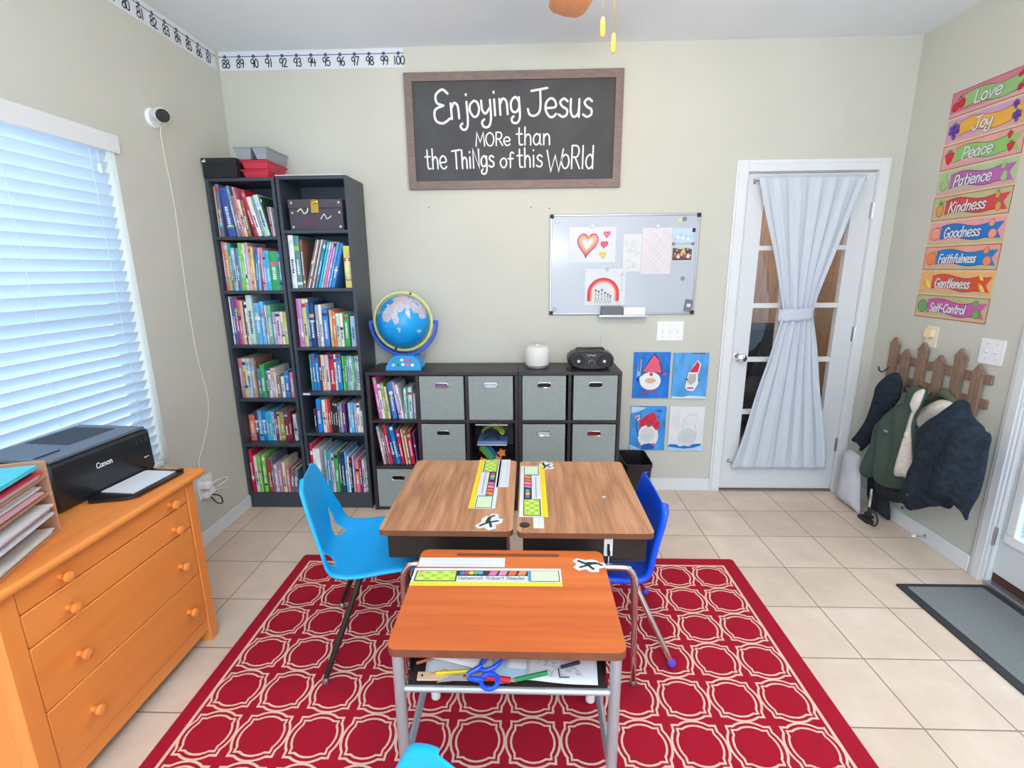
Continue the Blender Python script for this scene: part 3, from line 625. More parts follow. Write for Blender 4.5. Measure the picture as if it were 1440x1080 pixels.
BOOKS = {
'L1':(1.688,2.9,[(-1782.0,9.3,274,0.0,'tan'),(-1772.0,19.5,287,0.0,'slate'),(-1725.8,41.8,267,5.6,'royal'),(-1676.8,16.7,278,6.9,'greyblue'),(-1658.8,14.9,225,7.0,'taupe'),(-1643.1,12.1,271,6.9,'pink'),(-1630.0,14.9,203,6.9,'cream'),(-1613.0,17.7,199,6.9,'brown'),(-1574.3,21.4,257,12.6,'red'),(-1551.6,22.3,219,12.6,'white'),(-1522.4,10.2,224,14.0,'grey'),(-1511.2,28.8,229,12.6,'mint'),(-1480.9,7.4,220,10.7,'forest'),(-1472.6,10.2,162,5.3,'rose'),(-1461.7,7.4,161,3.7,'white')]),
'L2':(1.383,2.9,[(-1782.0,14.1,280,0.0,'rose'),(-1767.2,20.3,274,0.0,'amber'),(-1746.3,15.9,269,0.0,'teal'),(-1729.7,18.5,245,0.0,'paleblue'),(-1710.5,18.5,239,0.0,'slate'),(-1691.4,6.2,245,0.0,'cyan'),(-1684.5,13.2,272,0.0,'lime'),(-1670.6,12.3,270,0.0,'lime'),(-1657.6,8.8,268,0.0,'white'),(-1648.1,22.0,273,0.0,'greypink'),(-1625.4,13.2,253,0.0,'amber'),(-1611.5,9.7,249,0.0,'cream'),(-1601.2,14.1,242,-4.0,'blue'),(-1586.4,9.7,244,-4.0,'paleblue'),(-1559.8,14.1,244,0.0,'pink'),(-1545.1,13.2,227,0.0,'sky'),(-1531.2,20.3,227,0.0,'cyan'),(-1510.2,52.0,224,0.0,'green'),(-1457.5,18.5,220,0.0,'steel')]),
'L3':(1.062,2.9,[(-1782.0,8.4,286,0.0,'ivory'),(-1772.9,18.6,275,0.0,'indigo'),(-1753.6,18.6,279,0.0,'magenta'),(-1734.3,14.9,266,0.0,'rose'),(-1718.8,17.7,262,0.0,'peach'),(-1700.4,6.5,252,0.0,'black'),(-1693.2,14.9,254,0.0,'white'),(-1677.6,32.6,295,0.0,'mint'),(-1644.3,8.4,292,0.0,'grey'),(-1635.3,30.7,248,0.0,'sky'),(-1601.0,23.2,257,0.0,'sky'),(-1574.0,11.2,235,0.0,'palepink'),(-1561.0,25.1,235,0.0,'seagreen'),(-1532.0,17.7,193,0.0,'lavender'),(-1512.0,27.0,195,0.0,'palepink'),(-1482.0,16.7,195,0.0,'ivory'),(-1462.0,16.7,193,0.0,'yellow')]),
'L4':(0.728,2.907,[(-1782.0,22.3,246,0.0,'rose'),(-1759.0,23.2,246,0.0,'straw'),(-1735.0,25.1,246,0.0,'paleblue'),(-1708.0,25.1,248,0.0,'tan'),(-1680.0,8.4,248,0.0,'brown'),(-1669.0,14.9,181,0.0,'steel'),(-1653.0,30.7,206,0.0,'green'),(-1618.0,12.1,174,0.0,'slate'),(-1605.0,16.7,169,0.0,'white'),(-1586.0,18.6,185,0.0,'greypink'),(-1566.0,10.2,185,0.0,'ivory'),(-1554.0,21.4,136,0.0,'taupe'),(-1526.0,18.6,132,0.0,'white'),(-1503.0,27.9,169,0.0,'blue'),(-1469.0,24.2,160,0.0,'pink')]),
'L5':(0.433,2.942,[(-1782.0,37.2,169,0.0,'orange'),(-1744.1,19.5,197,0.0,'plum'),(-1723.9,25.1,197,0.0,'sky'),(-1698.1,24.2,197,0.0,'azure'),(-1673.2,19.5,190,0.0,'cyan'),(-1653.0,17.7,197,0.0,'cyan'),(-1634.6,18.6,190,0.0,'paleblue'),(-1615.3,17.7,189,0.0,'purple'),(-1596.9,13.0,189,0.0,'peach'),(-1583.2,27.0,185,0.0,'olive'),(-1555.0,26.0,185,0.0,'maroon'),(-1527.0,17.7,187,0.0,'maroon'),(-1496.0,20.5,173,0.0,'white'),(-1472.0,15.8,166,0.0,'slate')]),
'L6':(0.1,2.885,[(-1781.0,17.7,286,0.0,'crimson'),(-1762.0,7.4,252,0.0,'red'),(-1753.9,17.7,244,0.0,'white'),(-1733.0,21.4,252,0.0,'lime'),(-1702.0,21.4,254,0.0,'lime'),(-1669.0,19.5,229,0.0,'red'),(-1646.0,13.0,244,0.0,'slate'),(-1630.0,23.2,189,0.0,'greypink'),(-1603.0,21.4,193,0.0,'mauve'),(-1576.0,19.5,206,0.0,'cream'),(-1549.0,14.9,164,0.0,'pink'),(-1531.0,19.5,165,-4.5,'brown'),(-1510.0,23.2,156,-5.0,'slate')]),
'R2':(1.395,2.895,[(-1382.0,29.4,299,0.0,'white'),(-1351.9,31.8,296,0.0,'tealgrey'),(-1315.2,13.2,274,0.0,'brown'),(-1300.6,8.5,284,-16.5,'slate'),(-1290.0,7.7,282,-16.5,'white'),(-1280.3,8.5,283,-16.5,'brown'),(-1267.7,6.2,284,-16.5,'white'),(-1250.2,13.2,269,-16.5,'tealblue'),(-1229.9,10.8,268,-16.5,'cyan'),(-1215.4,10.8,269,-16.5,'paleblue'),(-1200.8,10.1,269,-16.5,'pink'),(-1187.3,11.6,269,-16.5,'lilac'),(-1170.8,10.1,268,-16.5,'sky'),(-1156.3,20.1,261,-16.5,'blue'),(-1066.6,42.6,237,0.0,'yellow')]),
'R3':(1.047,2.9,[(-1377.0,11.2,286,0.0,'hotpink'),(-1365.0,16.7,286,0.0,'lilac'),(-1345.0,24.2,286,0.0,'straw'),(-1320.1,14.9,284,0.0,'steel'),(-1304.5,28.8,263,0.0,'navy'),(-1268.0,16.7,249,0.0,'grey'),(-1248.0,17.7,250,0.0,'white'),(-1225.0,30.7,221,0.0,'blue'),(-1185.0,16.7,220,0.0,'amber'),(-1165.0,14.9,210,0.0,'orange'),(-1147.0,20.5,199,0.0,'mint'),(-1124.0,18.6,199,0.0,'ivory'),(-1100.0,29.8,195,0.0,'green'),(-1060.0,27.0,199,0.0,'paleblue')]),
'R4':(0.768,2.931,[(-1347.0,13.0,225,0.0,'teal'),(-1332.0,17.7,232,0.0,'blue'),(-1312.0,19.5,225,0.0,'azure'),(-1289.0,12.1,225,0.0,'maroon'),(-1275.0,20.5,222,0.0,'cream'),(-1252.0,23.2,222,0.0,'palepink'),(-1222.0,25.1,228,0.0,'red'),(-1194.0,12.1,227,0.0,'white'),(-1180.0,28.8,227,0.0,'azure'),(-1144.0,10.2,215,0.0,'lime'),(-1132.0,14.9,215,0.0,'green'),(-1116.0,11.2,215,0.0,'paleblue'),(-1102.0,17.7,215,0.0,'mint'),(-1083.0,13.9,212,0.0,'seagreen'),(-1066.0,11.2,215,0.0,'mint'),(-1052.0,13.0,215,0.0,'white')]),
'R5':(0.507,2.885,[(-1330.0,11.2,151,0.0,'plum'),(-1312.0,27.9,214,0.0,'azure'),(-1277.0,20.5,211,0.0,'white'),(-1254.0,13.0,211,0.0,'orange'),(-1239.0,14.0,211,0.0,'red'),(-1224.0,11.2,205,0.0,'black'),(-1210.0,12.1,203,0.0,'black'),(-1196.0,13.0,199,0.0,'black'),(-1181.0,13.0,187,0.0,'slate'),(-1166.0,12.1,187,0.0,'grey'),(-1151.0,16.7,187,0.0,'purple'),(-1114.0,14.9,190,0.0,'paleblue'),(-1098.0,16.7,190,0.0,'cyan'),(-1078.0,14.0,188,0.0,'lavender'),(-1062.0,19.5,187,0.0,'ivory'),(-1040.0,13.0,139,0.0,'white')]),
'R6':(0.102,2.885,[(-1382.0,16.6,327,0.0,'crimson'),(-1364.8,43.2,296,0.0,'white'),(-1293.0,12.0,283,0.0,'paleblue'),(-1277.2,16.6,279,0.0,'tealblue'),(-1258.4,7.4,279,0.0,'sky'),(-1249.5,13.8,261,0.0,'palepink'),(-1232.6,23.9,270,0.0,'green'),(-1205.0,13.8,266,0.0,'forest'),(-1188.1,17.5,275,0.0,'navy'),(-1164.4,12.0,275,0.0,'sky'),(-1149.6,11.0,244,0.0,'white'),(-1137.7,13.8,235,0.0,'black'),(-1117.9,12.0,248,0.0,'lavender'),(-1101.1,22.1,222,0.0,'coral'),(-1075.4,13.8,222,0.0,'purple'),(-1056.6,15.6,222,0.0,'palepink'),(-1037.8,13.8,222,0.0,'grey')]),
'C1':(0.6,2.875,[(-918.2,19.5,262,6.1,'hotpink'),(-897.9,17.7,218,5.8,'white'),(-879.4,16.7,225,5.4,'olive'),(-860.0,11.2,203,5.4,'cream'),(-833.0,26.0,229,6.0,'blue'),(-795.6,16.7,234,8.6,'lilac'),(-777.0,13.0,217,8.6,'white'),(-759.0,14.9,193,0.0,'mint'),(-741.0,7.4,200,0.0,'teal'),(-732.0,23.3,200,0.0,'mint'),(-702.0,13.9,175,0.0,'lavender')]),
'C2':(0.3,2.875,[(-910.7,15.8,248,8.1,'greypink'),(-894.0,13.0,236,7.4,'brown'),(-875.7,5.0,213,8.6,'lilac'),(-869.9,18.6,262,7.8,'red'),(-846.8,20.5,257,8.6,'navy'),(-824.4,20.5,247,8.9,'azure'),(-803.0,8.4,222,8.9,'navy'),(-793.0,19.5,228,8.1,'crimson'),(-768.0,11.2,232,6.9,'peach'),(-750.0,9.3,223,6.9,'cream'),(-734.0,23.3,217,6.2,'crimson'),(-700.0,9.3,209,5.8,'purple')]),
}
def book(x, wd, h, dp, lean, z, y, col, i, label, group, special=None):
    rng = random.Random(hash((round(x*1e4), col)) if 0 else int(abs(x)*1e5)+i*131)
    t = R(lean); M_ = Matrix.Translation((x, y, z)) @ Matrix.Rotation(-t, 4, 'Y')
    if lean < 0: M_ = Matrix.Translation((x-0, y, z)) @ Matrix.Rotation(-t, 4, 'Y') @ Matrix.Translation((0, 0, 0))
    # keep the lower corner on the shelf
    lift = wd*math.sin(abs(t)) if t < 0 else 0
    M_ = Matrix.Translation((lift*abs(math.tan(t)), 0, lift+.0006)) @ M_
    c = 'bk_'+col; bd = 'bk_'+(BAND[(i*7+int(abs(x)*977)) % len(BAND)] if not special else special)
    cv = min(.0022, wd*.16); mb = MB()
    mb.box((cv, .003, .003), (wd-cv, dp-.003, h-.003), 'page_edge', M=M_)
    mb.box((0, .001, 0), (cv, dp, h), c, M=M_); mb.box((wd-cv, .001, 0), (wd, dp, h), c, M=M_)
    # spine in bands with a slightly rounded face
    cuts = sorted(rng.uniform(.06, .94) for _ in range(2)) if rng.random() < .75 else [.1+.1*rng.random(), .86]
    if cuts[1]-cuts[0] < .1: cuts[1] = min(.97, cuts[0]+.14)
    sub = 'bk_'+BAND[(i*3+int(abs(x)*331)) % len(BAND)]
    segs = [(0, cuts[0], c), (cuts[0], cuts[0]+.05, sub if rng.random() < .6 else c), (cuts[0]+.05, cuts[1], c), (cuts[1], min(1, cuts[1]+.08), bd if rng.random() < .75 else c), (min(1, cuts[1]+.08), 1, c)]
    vs, fs, ms = [], [], []
    for a, e, mt in segs:
        if e-a < .004: continue
        for za, ze in ((a*h, e*h),):
            pr = [(cv*.2, .0012), (wd*.25, -.0012), (wd*.75, -.0012), (wd-cv*.2, .0012)]
            o = [M_ @ Vector((px_, py_, zz)) for zz in (za, ze) for px_, py_ in pr]
            mb.add(o, [(j, j+1, 4+j+1, 4+j) for j in range(3)]+[(0, 4, 7, 3)], mt)
    # title: a column of small printed marks
    if wd > .011:
        zt = .2*h+rng.random()*.1*h; ti = 'bk_white' if col not in ('white', 'ivory', 'cream', 'mint', 'paleblue', 'palepink', 'straw') else 'bk_navy'
        z1 = zt+h*(.25+.25*rng.random())
        while zt < z1:
            s_ = .004+.007*rng.random(); wv = wd*.2
            o = [M_ @ Vector(p) for p in ((wd/2-wv, -.0018, zt), (wd/2+wv, -.0018, zt), (wd/2+wv, -.0018, zt+s_), (wd/2-wv, -.0018, zt+s_))]
            mb.add(o, [(0, 1, 2, 3)], ti); zt += s_+.0035
    one(mb, 'book', label, 'book', group, smooth=False)
    return M_
PLACE = {'L': 'of the corner bookcase', 'R': 'of the globe-side bookcase'}
ROW = {'1': 'top', '2': 'second', '3': 'third', '4': 'fourth', '5': 'fifth', '6': 'bottom'}
for key, (z, y, rows) in BOOKS.items():
    for i, (x, wd, h, lean, col) in enumerate(rows):
        size = 'thick' if wd > 26 else 'thin' if wd < 12.5 else 'medium'
        nm = HN.get(col, col)
        if key[0] == 'C':
            lb = f"{size} {nm} book, {ORD[i]} from the bookcase, in the {'cubby below the globe' if key == 'C1' else 'middle-row cubby of red books'}"
            gp = 'books in the upper cubby' if key == 'C1' else 'books in the middle cubby'
        else:
            lb = f"{size} {nm} book, {ORD[i]} from the window wall, {ROW[key[1]]} shelf {PLACE[key[0]]}"
            gp = f"books on the {ROW[key[1]]} shelf {PLACE[key[0]]}"
        if key == 'R2' and i == 14: x += 1.2; wd *= .93
        dp = min(.215, BY1-.012-y)-.0 if key[0] != 'C' else .2
        dp = min(dp, .12+h/1000*.35)
        book(x/1000, wd/1000, h/1000, dp, lean, z, y+.0015, col, i, lb, gp)
# ------------------------------------------------------------------ things on the walls
# number strips
def strip(name, label, O, U, V, length, hgt, dots, nums, m='paper'):
    U, V = Vector(U), Vector(V); N = U.cross(V); O = Vector(O)
    t = thing(name, label, 'number strip', O+N*.0012, group=None)
    b = MB(); b.prism([(0, 0), (length, 0), (length, hgt), (0, hgt)], O+N*.0006, U, V, N, .0009, m); b.build('paper', t, smooth=False)
    a = Art(O+N*.0015, U, V); a.stroke([(.0, hgt*.73), (length, hgt*.73)], .004, '#3c4a5a'); a.build('number_line', t)
    for u in dots:
        a = Art(O+N*.0015, U, V); a.disc(u, hgt*.73, .0098, '#2d5c8f', 2); a.build('tick_dot', t)
    for (u, s) in nums:
        wd = (.0225 if len(s) == 2 else .033)*2
        a = Art(O+N*.0015, U, V); a.text(s, u-wd/2, hgt*.16, .043, .0060, '#26282c', 2, width=wd); a.build('numeral', t)
d0, dd = 3.07, .0845
strip('number_strip', 'white number strip counting 80 to 87 on the window wall under the ceiling', (LW, 2.2, 2.634), (0, 1, 0), (0, 0, 1), .94, .1,
      [d0-i*dd-2.2 for i in range(10)], [(d0-i*dd-2.2+.003, str(87-i)) for i in range(9)])
dx = (1.769-.748)/12
strip('number_strip', 'white number strip counting 88 to 100 above the corner bookcase', (-1.806, BW, 2.640), (1, 0, 0), (0, 0, 1), 1.088, .1,
      [.037+i*dx for i in range(13)], [(.04+i*dx, str(88+i)) for i in range(13)])
# chalkboard
t = thing('chalkboard', 'large framed chalkboard with a handwritten message in white chalk', 'chalkboard', (-.085, BW, 2.287))
cx0, cx1, cz0, cz1 = -.720, .551, 1.969, 2.604; fw = .046
for pts in ([(cx0, cz0), (cx1, cz0), (cx1-fw, cz0+fw), (cx0+fw, cz0+fw)], [(cx1, cz0), (cx1, cz1), (cx1-fw, cz1-fw), (cx1-fw, cz0+fw)], [(cx1, cz1), (cx0, cz1), (cx0+fw, cz1-fw), (cx1-fw, cz1-fw)], [(cx0, cz1), (cx0, cz0), (cx0+fw, cz0+fw), (cx0+fw, cz1-fw)]):
    b = MB(); b.prism(pts, (0, BW-.001, 0), (1, 0, 0), (0, 0, 1), (0, -1, 0), .024, 'taupe_wood'); b.build('frame_rail', t, bevel=.004)
b = MB(); b.box((cx0+.03, BW-.012, cz0+.03), (cx1-.03, BW-.0015, cz1-.03), 'chalkboard'); b.build('slate', t, smooth=False)
def chalk(txt, u0, v0, u1, v1, h, wd):
    """handwriting on a rising baseline, measured on the board"""
    U = Vector((u1-u0, 0, v1-v0)); L_ = U.length; U = U.normalized(); V = Vector((0, 0, 1)); V = (V-U*V.dot(U)).normalized()
    a = Art(Vector((u0, BW-.0121, v0)), U, V, .0004); a.text(txt, 0, 0, h, wd, 'chalk', 1, width=L_, n=6); a.build('chalk_lettering', t)
k = 1.271/309/4.235
def cb(x, y): return (cx0+(x-28)*k*1.0-0*0, cz1-(y-(100-(x-28)*.026))*k*1.0)
for word, x0, y0, x1, y1, hh, ww in (
    ('E', 200, 372, 310, 368, 185, 15), ('njoying', 296, 347, 735, 308, 145, 14), ('J', 762, 322, 890, 318, 140, 14), ('esus', 868, 328, 1160, 325, 160, 14),
    ('MORe', 448, 495, 665, 488, 74, 9), ('than', 695, 487, 912, 482, 100, 10), ('the', 132, 632, 272, 625, 115, 10), ('ThiNgs', 303, 628, 565, 612, 105, 11),
    ('of', 596, 617, 684, 615, 88, 10), ('this', 700, 615, 862, 608, 110, 10), ('W', 885, 635, 990, 632, 120, 10), ('oRld', 970, 617, 1178, 615, 130, 10)):
    a0, a1 = cb(x0, y0), cb(x1, y1); chalk(word, a0[0], a0[1], a1[0], a1[1], hh*k, ww*k*.92)

# whiteboard
t = thing('whiteboard', 'magnetic whiteboard in aluminium frame holding drawings, photos and magnets', 'whiteboard', (.59, BW, 1.51))
wx0, wx1, wz0, wz1 = .136, 1.046, 1.209, 1.816
b = MB(); b.box((wx0+.006, BW-.012, wz0+.006), (wx1-.006, BW-.001, wz1-.006), 'whiteboard'); b.build('board', t, smooth=False)
for a0, a1 in (((wx0, BW-.016, wz1-.012), (wx1, BW-.001, wz1)), ((wx0, BW-.016, wz0), (wx1, BW-.001, wz0+.012)), ((wx0, BW-.016, wz0+.012), (wx0+.012, BW-.001, wz1-.012)), ((wx1-.012, BW-.016, wz0+.012), (wx1, BW-.001, wz1-.012))):
    b = MB(); b.box(a0, a1, 'alu'); b.build('frame_rail', t, bevel=.003)
for x in (wx0-.001, wx1-.023):
    for z in (wz0-.001, wz1-.023): b = MB(); b.box((x, BW-.0185, z), (x+.024, BW-.0162, z+.024), 'rubber'); b.build('corner_cap', t, bevel=.002)
b = MB(); b.box((.445, BW-.06, 1.196), (.745, BW-.017, 1.203), 'alu').box((.445, BW-.062, 1.196), (.745, BW-.06, 1.210), 'alu'); b.build('pen_tray', t, bevel=.001)
a = Art((.168, BW-.0125, 1.241), (1, 0, 0), (0, 0, 1)); a.stroke([(.012*math.cos(R(q)), .012*math.sin(R(q))) for q in range(0, 360, 24)], .002, '#444850', 1, closed=True); a.text('l', -.002, -.006, .013, .002, '#444850', 1); a.build('logo_print', t)
WB = BW-.0122
def sheet(name, label, cat, u0, v0, u1, v1, mat='paper', y=None, th=.0006, group=None, loc=None):
    """a flat sheet on the back wall or the board, facing the room; returns its thing and an Art on its face"""
    y = WB if y is None else y
    t = thing(name, label, cat, ((u0+u1)/2, y, v0), group=group)
    b = MB(); b.box((u0, y-th, v0), (u1, y, v1), mat); b.build('sheet', t, smooth=False)
    return t, Art((u0, y-th, v0), (1, 0, 0), (0, 0, 1), .00045)
def heart(a, cx, cy, s, ws, fill=None, lean=0, asp=1.0):
    pts = [(cx+s*asp*.062*16*math.sin(q)**3/1+lean*s*(13*math.cos(q)-5*math.cos(2*q)-2*math.cos(3*q)-math.cos(4*q))*.062, cy+s*.062*(13*math.cos(q)-5*math.cos(2*q)-2*math.cos(3*q)-math.cos(4*q))) for q in [2*PI*i/28 for i in range(28)]]
    if fill: a.poly(pts, fill, 2)
    for kk, (sc, w_, c) in enumerate(ws): a.stroke([(cx+(p[0]-cx)*sc, cy+(p[1]-cy)*sc+.004*(1-sc)) for p in pts], w_, c, 3+kk, closed=True)
t, a = sheet('heart_drawing', 'white paper with a big red outlined heart and three small hearts on whiteboard', 'drawing', .255, 1.531, .541, 1.742)
heart(a, .112, .112, .078, [(1.0, .007, '#c02f52'), (.84, .006, '#e67a92'), (.68, .006, '#d8a24a'), (.52, .005, '#d9d38a')], None, .12, .8)
heart(a, .230, .168, .019, [(1, .005, '#d0365a')], '#e88aa0', .1); heart(a, .215, .108, .021, [(1, .005, '#cf3355')], '#e06a84', .1); heart(a, .208, .046, .021, [(1, .004, '#d4c04a')], '#e0cf62', -.2)
a.build('drawing', t)
t, a = sheet('rainbow_drawing', 'white paper with a red rainbow arch over pencil stick figures on whiteboard', 'drawing', .357, 1.268, .610, 1.492, y=WB-.0014)
for r_, c, w_ in ((.094, '#c83a48', .011), (.084, '#e0525e', .011), (.075, '#e9a59a', .007), (.068, '#ead9b4', .005)):
    a.stroke([(.116+r_*math.cos(R(q))*1.0, .03+max(0, .055)+r_*.95*math.sin(R(q))) for q in range(180, -1, -12)] and [(.116-r_, .028)]+[(.116+r_*math.cos(R(q)), .072+r_*.98*math.sin(R(q))) for q in range(180, -1, -12)]+[(.116+r_, .028)], w_, c, 2)
for i, (u, hh) in enumerate(((.07, .07), (.088, .062), (.108, .072), (.128, .055), (.146, .045), (.162, .035))):
    c = '#5c5f6c'; a.disc(u, .022+hh, .0065, c, 2); a.stroke([(u, .022+hh), (u, .02+hh*.45), (u-.006, .012)], .002, c, 2); a.stroke([(u, .02+hh*.45), (u+.006, .012)], .002, c, 2); a.stroke([(u-.008, .02+hh*.6), (u, .02+hh*.75), (u+.008, .02+hh*.6)], .002, c, 2)
c = '#9a9db0'; a.stroke([(.222, .185), (.24, .185)], .002, c, 2); a.stroke([(.231, .21), (.231, .09)], .0018, c, 2); a.stroke([(.21, .175), (.231, .2), (.25, .175)], .0018, c, 2); a.stroke([(.222, .09), (.24, .09)], .0018, c, 2); a.disc(.231, .19, .007, '#d9b9bd', 2)
a.stroke([(.03, .2), (.06, .207), (.1, .195), (.15, .206), (.2, .2)], .0015, '#c2c8d4', 2, True)
a.build('drawing', t)
t, a = sheet('pattern_sheet', 'paper printed with pale pink columns of loops, upper middle of whiteboard', 'paper', .703, 1.459, .882, 1.733)
for i in range(6):
    for j in range(9):
        a.stroke([(.018+i*.029+.011*math.cos(R(q)), .02+j*.029+.0125*math.sin(R(q))) for q in range(0, 360, 45)], .0026, '#dfc3c9' if (i+j) % 3 else '#dba9b0', 1, closed=True)
a.build('pattern_print', t)
t, a = sheet('doodle_sheet', 'translucent sheet of small grey pencil doodles beside the pink pattern sheet', 'paper', .588, 1.474, .699, 1.698, 'paper_grey')
rg = random.Random(3)
for i in range(13):
    u, v = rg.uniform(.015, .095), rg.uniform(.02, .205); a.stroke([(u+.011*math.cos(R(q)+i), v+.010*math.sin(R(q))) for q in range(0, 360, 60)], .0022, '#b3b9c4', 1, closed=True)
a.build('pencil_doodle_print', t)
t, a = sheet('photo_card', 'pale blue sky photo card at the top of the whiteboard stack', 'photo', .886, 1.645, 1.012, 1.729, '#b9d3e6')
for i in range(7): a.disc(.015+i*.016, .02+.03*((i*37) % 5)/5, .010, '#d6e4ec' if i % 2 else '#a9c6da', 1+i % 3)
a.build('photo_print', t)
t, a = sheet('family_photo', 'small group photo with dark figures under the pale blue card', 'photo', .886, 1.535, 1.012, 1.628, 'paper')
a.rect(.004, .004, .122, .089, '#55504f', 1)
for i, (u, v, c) in enumerate(((.02, .03, '#a05a5a'), (.04, .026, '#d9d2cc'), (.06, .04, '#c9a06a'), (.08, .03, '#b5484f'), (.1, .028, '#e3dcd6'), (.03, .05, '#7a2f38'), (.07, .058, '#e0c24a'), (.095, .055, '#3a3f4d'), (.112, .02, '#a04a50'))):
    a.disc(u, v, .011, c, 2+i % 2); a.disc(u, v+.014, .0055, '#d8b09a', 4)
a.poly([(.004, .089), (.122, .089), (.122, .07), (.09, .078), (.05, .07), (.004, .08)], '#b9c4c9', 5)
a.build('photo_print', t)
def magnet(x, z, r, c, label, y=WB):
    b = MB(); b.lathe([(r, 0), (r, .004), (r*.85, .0065), (0, .007)], (x, y-.0018, z), c, 18, (0, -1, 0)); one(b, 'round_magnet', label, 'magnet', 'round magnets on the whiteboard')
for x, z, r, c, lb in ((.95, 1.783, .013, '#7f8a86', 'dark round magnet on the whiteboard near its upper corner by the door'), (.963, 1.430, .012, '#8b9299', 'dark round magnet alone on empty whiteboard below the photos'),
    (.180, 1.773, .013, '#c9d0de', 'pale round magnet in the whiteboard corner above the hearts'), (.394, 1.747, .012, '#d3d8e2', 'pale round magnet holding the heart drawing'),
    (.790, 1.742, .013, '#cdd5e1', 'pale round magnet holding the pink pattern sheet'), (.493, 1.488, .011, '#b9bfcb', 'grey round magnet holding the rainbow drawing'),
    (1.010, 1.637, .009, '#6d747c', 'small dark magnet between the two photos, door side'), (.893, 1.638, .009, '#7d848c', 'small dark magnet between the two photos, pattern sheet side')):
    magnet(x, z, r, c, lb)
b = MB(); b.box((1.002, WB-.005, 1.706), (1.02, WB-.0007, 1.729), '#2c2e38'); one(b, 'square_magnet', 'tiny black square magnet at the corner of the pale blue card', 'magnet', bevel=.001)
t = thing('marker_magnet', 'yellowed sticker in the top corner of the whiteboard beside a magnet', 'sticker', (.925, WB, 1.777)); b = MB(); b.box((.912, WB-.001, 1.77), (.938, WB-.0002, 1.785), '#d9d49a'); b.build('sheet', t)
b = MB(); b.box((.46, BW-.055, 1.2035), (.594, BW-.0195, 1.262), '#6d6f76'); one(b, 'whiteboard_eraser', 'grey felt eraser standing on the whiteboard tray', 'eraser', bevel=.004)
b = MB(); b.box((.6, BW-.05, 1.2035), (.735, BW-.022, 1.256), 'white_plastic'); one(b, 'tissue_box', 'small white box on the whiteboard tray beside the eraser', 'box', bevel=.003)
t = thing('magnetic_clip', 'grey magnetic clip tilted in the lower whiteboard corner', 'clip', (1.008, WB, 1.262))
M_ = Matrix.Translation((1.008, WB-.001, 1.264)) @ Matrix.Rotation(R(8), 4, 'Y')
b = MB(); b.box((-.022, -.01, -.036), (.022, 0, .036), '#74777f', M=M_); b.build('body', t, bevel=.002)
b = MB(); b.box((-.012, -.0125, -.01), (.012, -.0105, .01), 'paper_grey', M=M_); b.build('clip_label', t)
# switch plates
def switch(name, label, O, U, V, wd, hgt, n):
    U, V = Vector(U), Vector(V); N = U.cross(V); O = Vector(O); t = thing(name, label, 'light switch', O)
    b = MB(); b.prism(rrect(0, 0, wd, hgt, .005), O+N*.0005, U, V, N, .006, 'white_plastic'); b.build('plate', t, bevel=.002)
    for i in range(n):
        u = wd*(i+.5)/n+(0 if n == 1 else (wd*.5-wd*(i+.5)/n)*.18); b = MB(); b.prism(rrect(u-.005, hgt*.5-.012, u+.005, hgt*.5+.012, .002), O+N*.0066, U, V, N, .001, 'paper_grey').prism([(u-.004, hgt*.5-.001), (u+.004, hgt*.5-.001), (u+.004, hgt*.5+.008), (u-.004, hgt*.5+.008)], O+N*.0077, U, V, N, .008, 'white_plastic'); b.build('toggle', t, bevel=.001)
        for v in (.2, .8): b = MB(); b.lathe([(.003, 0), (.0025, .001), (0, .0012)], O+U*u+V*(hgt*v)+N*.0066, 'steel', 10, N); b.build('screw', t)
switch('switch_plate', 'white triple light switch plate below the whiteboard', (.826, BW, 1.039), (1, 0, 0), (0, 0, 1), .167, .124, 3)
switch('switch_plate', 'white double switch plate on the wall above the coat rack, by the patio door', (RW, 2.435, 1.034), (0, -1, 0), (0, 0, 1), .122, .12, 2)
t = thing('wall_outlet', 'cream wall outlet with night light just above the coat rack', 'outlet', (RW, 2.73, 1.05))
O = Vector((RW-.0005, 2.755, 1.06)); b = MB(); b.prism(rrect(-.02, 0, .055, .115, .005), O, (0, -1, 0), (0, 0, 1), (-1, 0, 0), .005, '#e9dfc6'); b.build('plate', t, bevel=.002)
b = MB(); b.prism(rrect(-.005, .055, .04, .1, .01), O+Vector((-.0055, 0, 0)), (0, -1, 0), (0, 0, 1), (-1, 0, 0), .025, '#efd9ae'); b.build('night_light', t, bevel=.004)
# four painted canvases
def canvas(u0, v0, u1, v1, bgc, label):
    t = thing('canvas_painting', label, 'painting', ((u0+u1)/2, BW, v0), group="children's gnome paintings")
    b = MB(); b.box((u0, BW-.012, v0), (u1, BW-.001, v1), bgc); b.build('canvas', t, bevel=.001)
    return t, Art((u0, BW-.012, v0), (1, 0, 0), (0, 0, 1), .0004)
for q, (c1, v_) in {'blue1': ('#1673d2', .25), 'blue2': ('#4f9fe0', .22), 'blue3': ('#3b8fdc', .28), 'canvas_white': ('#dcdfe5', .04)}.items(): pm(q, c1, rough=.7, var=v_, scale=22, stretch=(1, 1, .35))
t, a = canvas(.688, .659, .923, .964, 'blue1', 'blue painting of a bearded gnome in tall pink hat, upper one nearer the bins')
a.poly([(.05, .17), (.19, .165), (.165, .255), (.13, .300), (.1, .26)], '#3a2238', 2); a.poly([(.057, .176), (.183, .17), (.16, .25), (.129, .29), (.104, .255)], '#e0607c', 3)
a.poly([(.145, .262), (.178, .236), (.165, .27)], '#c23a58', 4); a.disc(.112, .115, .068, '#e9ecef', 2, 18, .06); a.disc(.06, .13, .02, '#e9ecef', 2); a.disc(.112, .118, .036, '#d9b78f', 3, 12, .018)
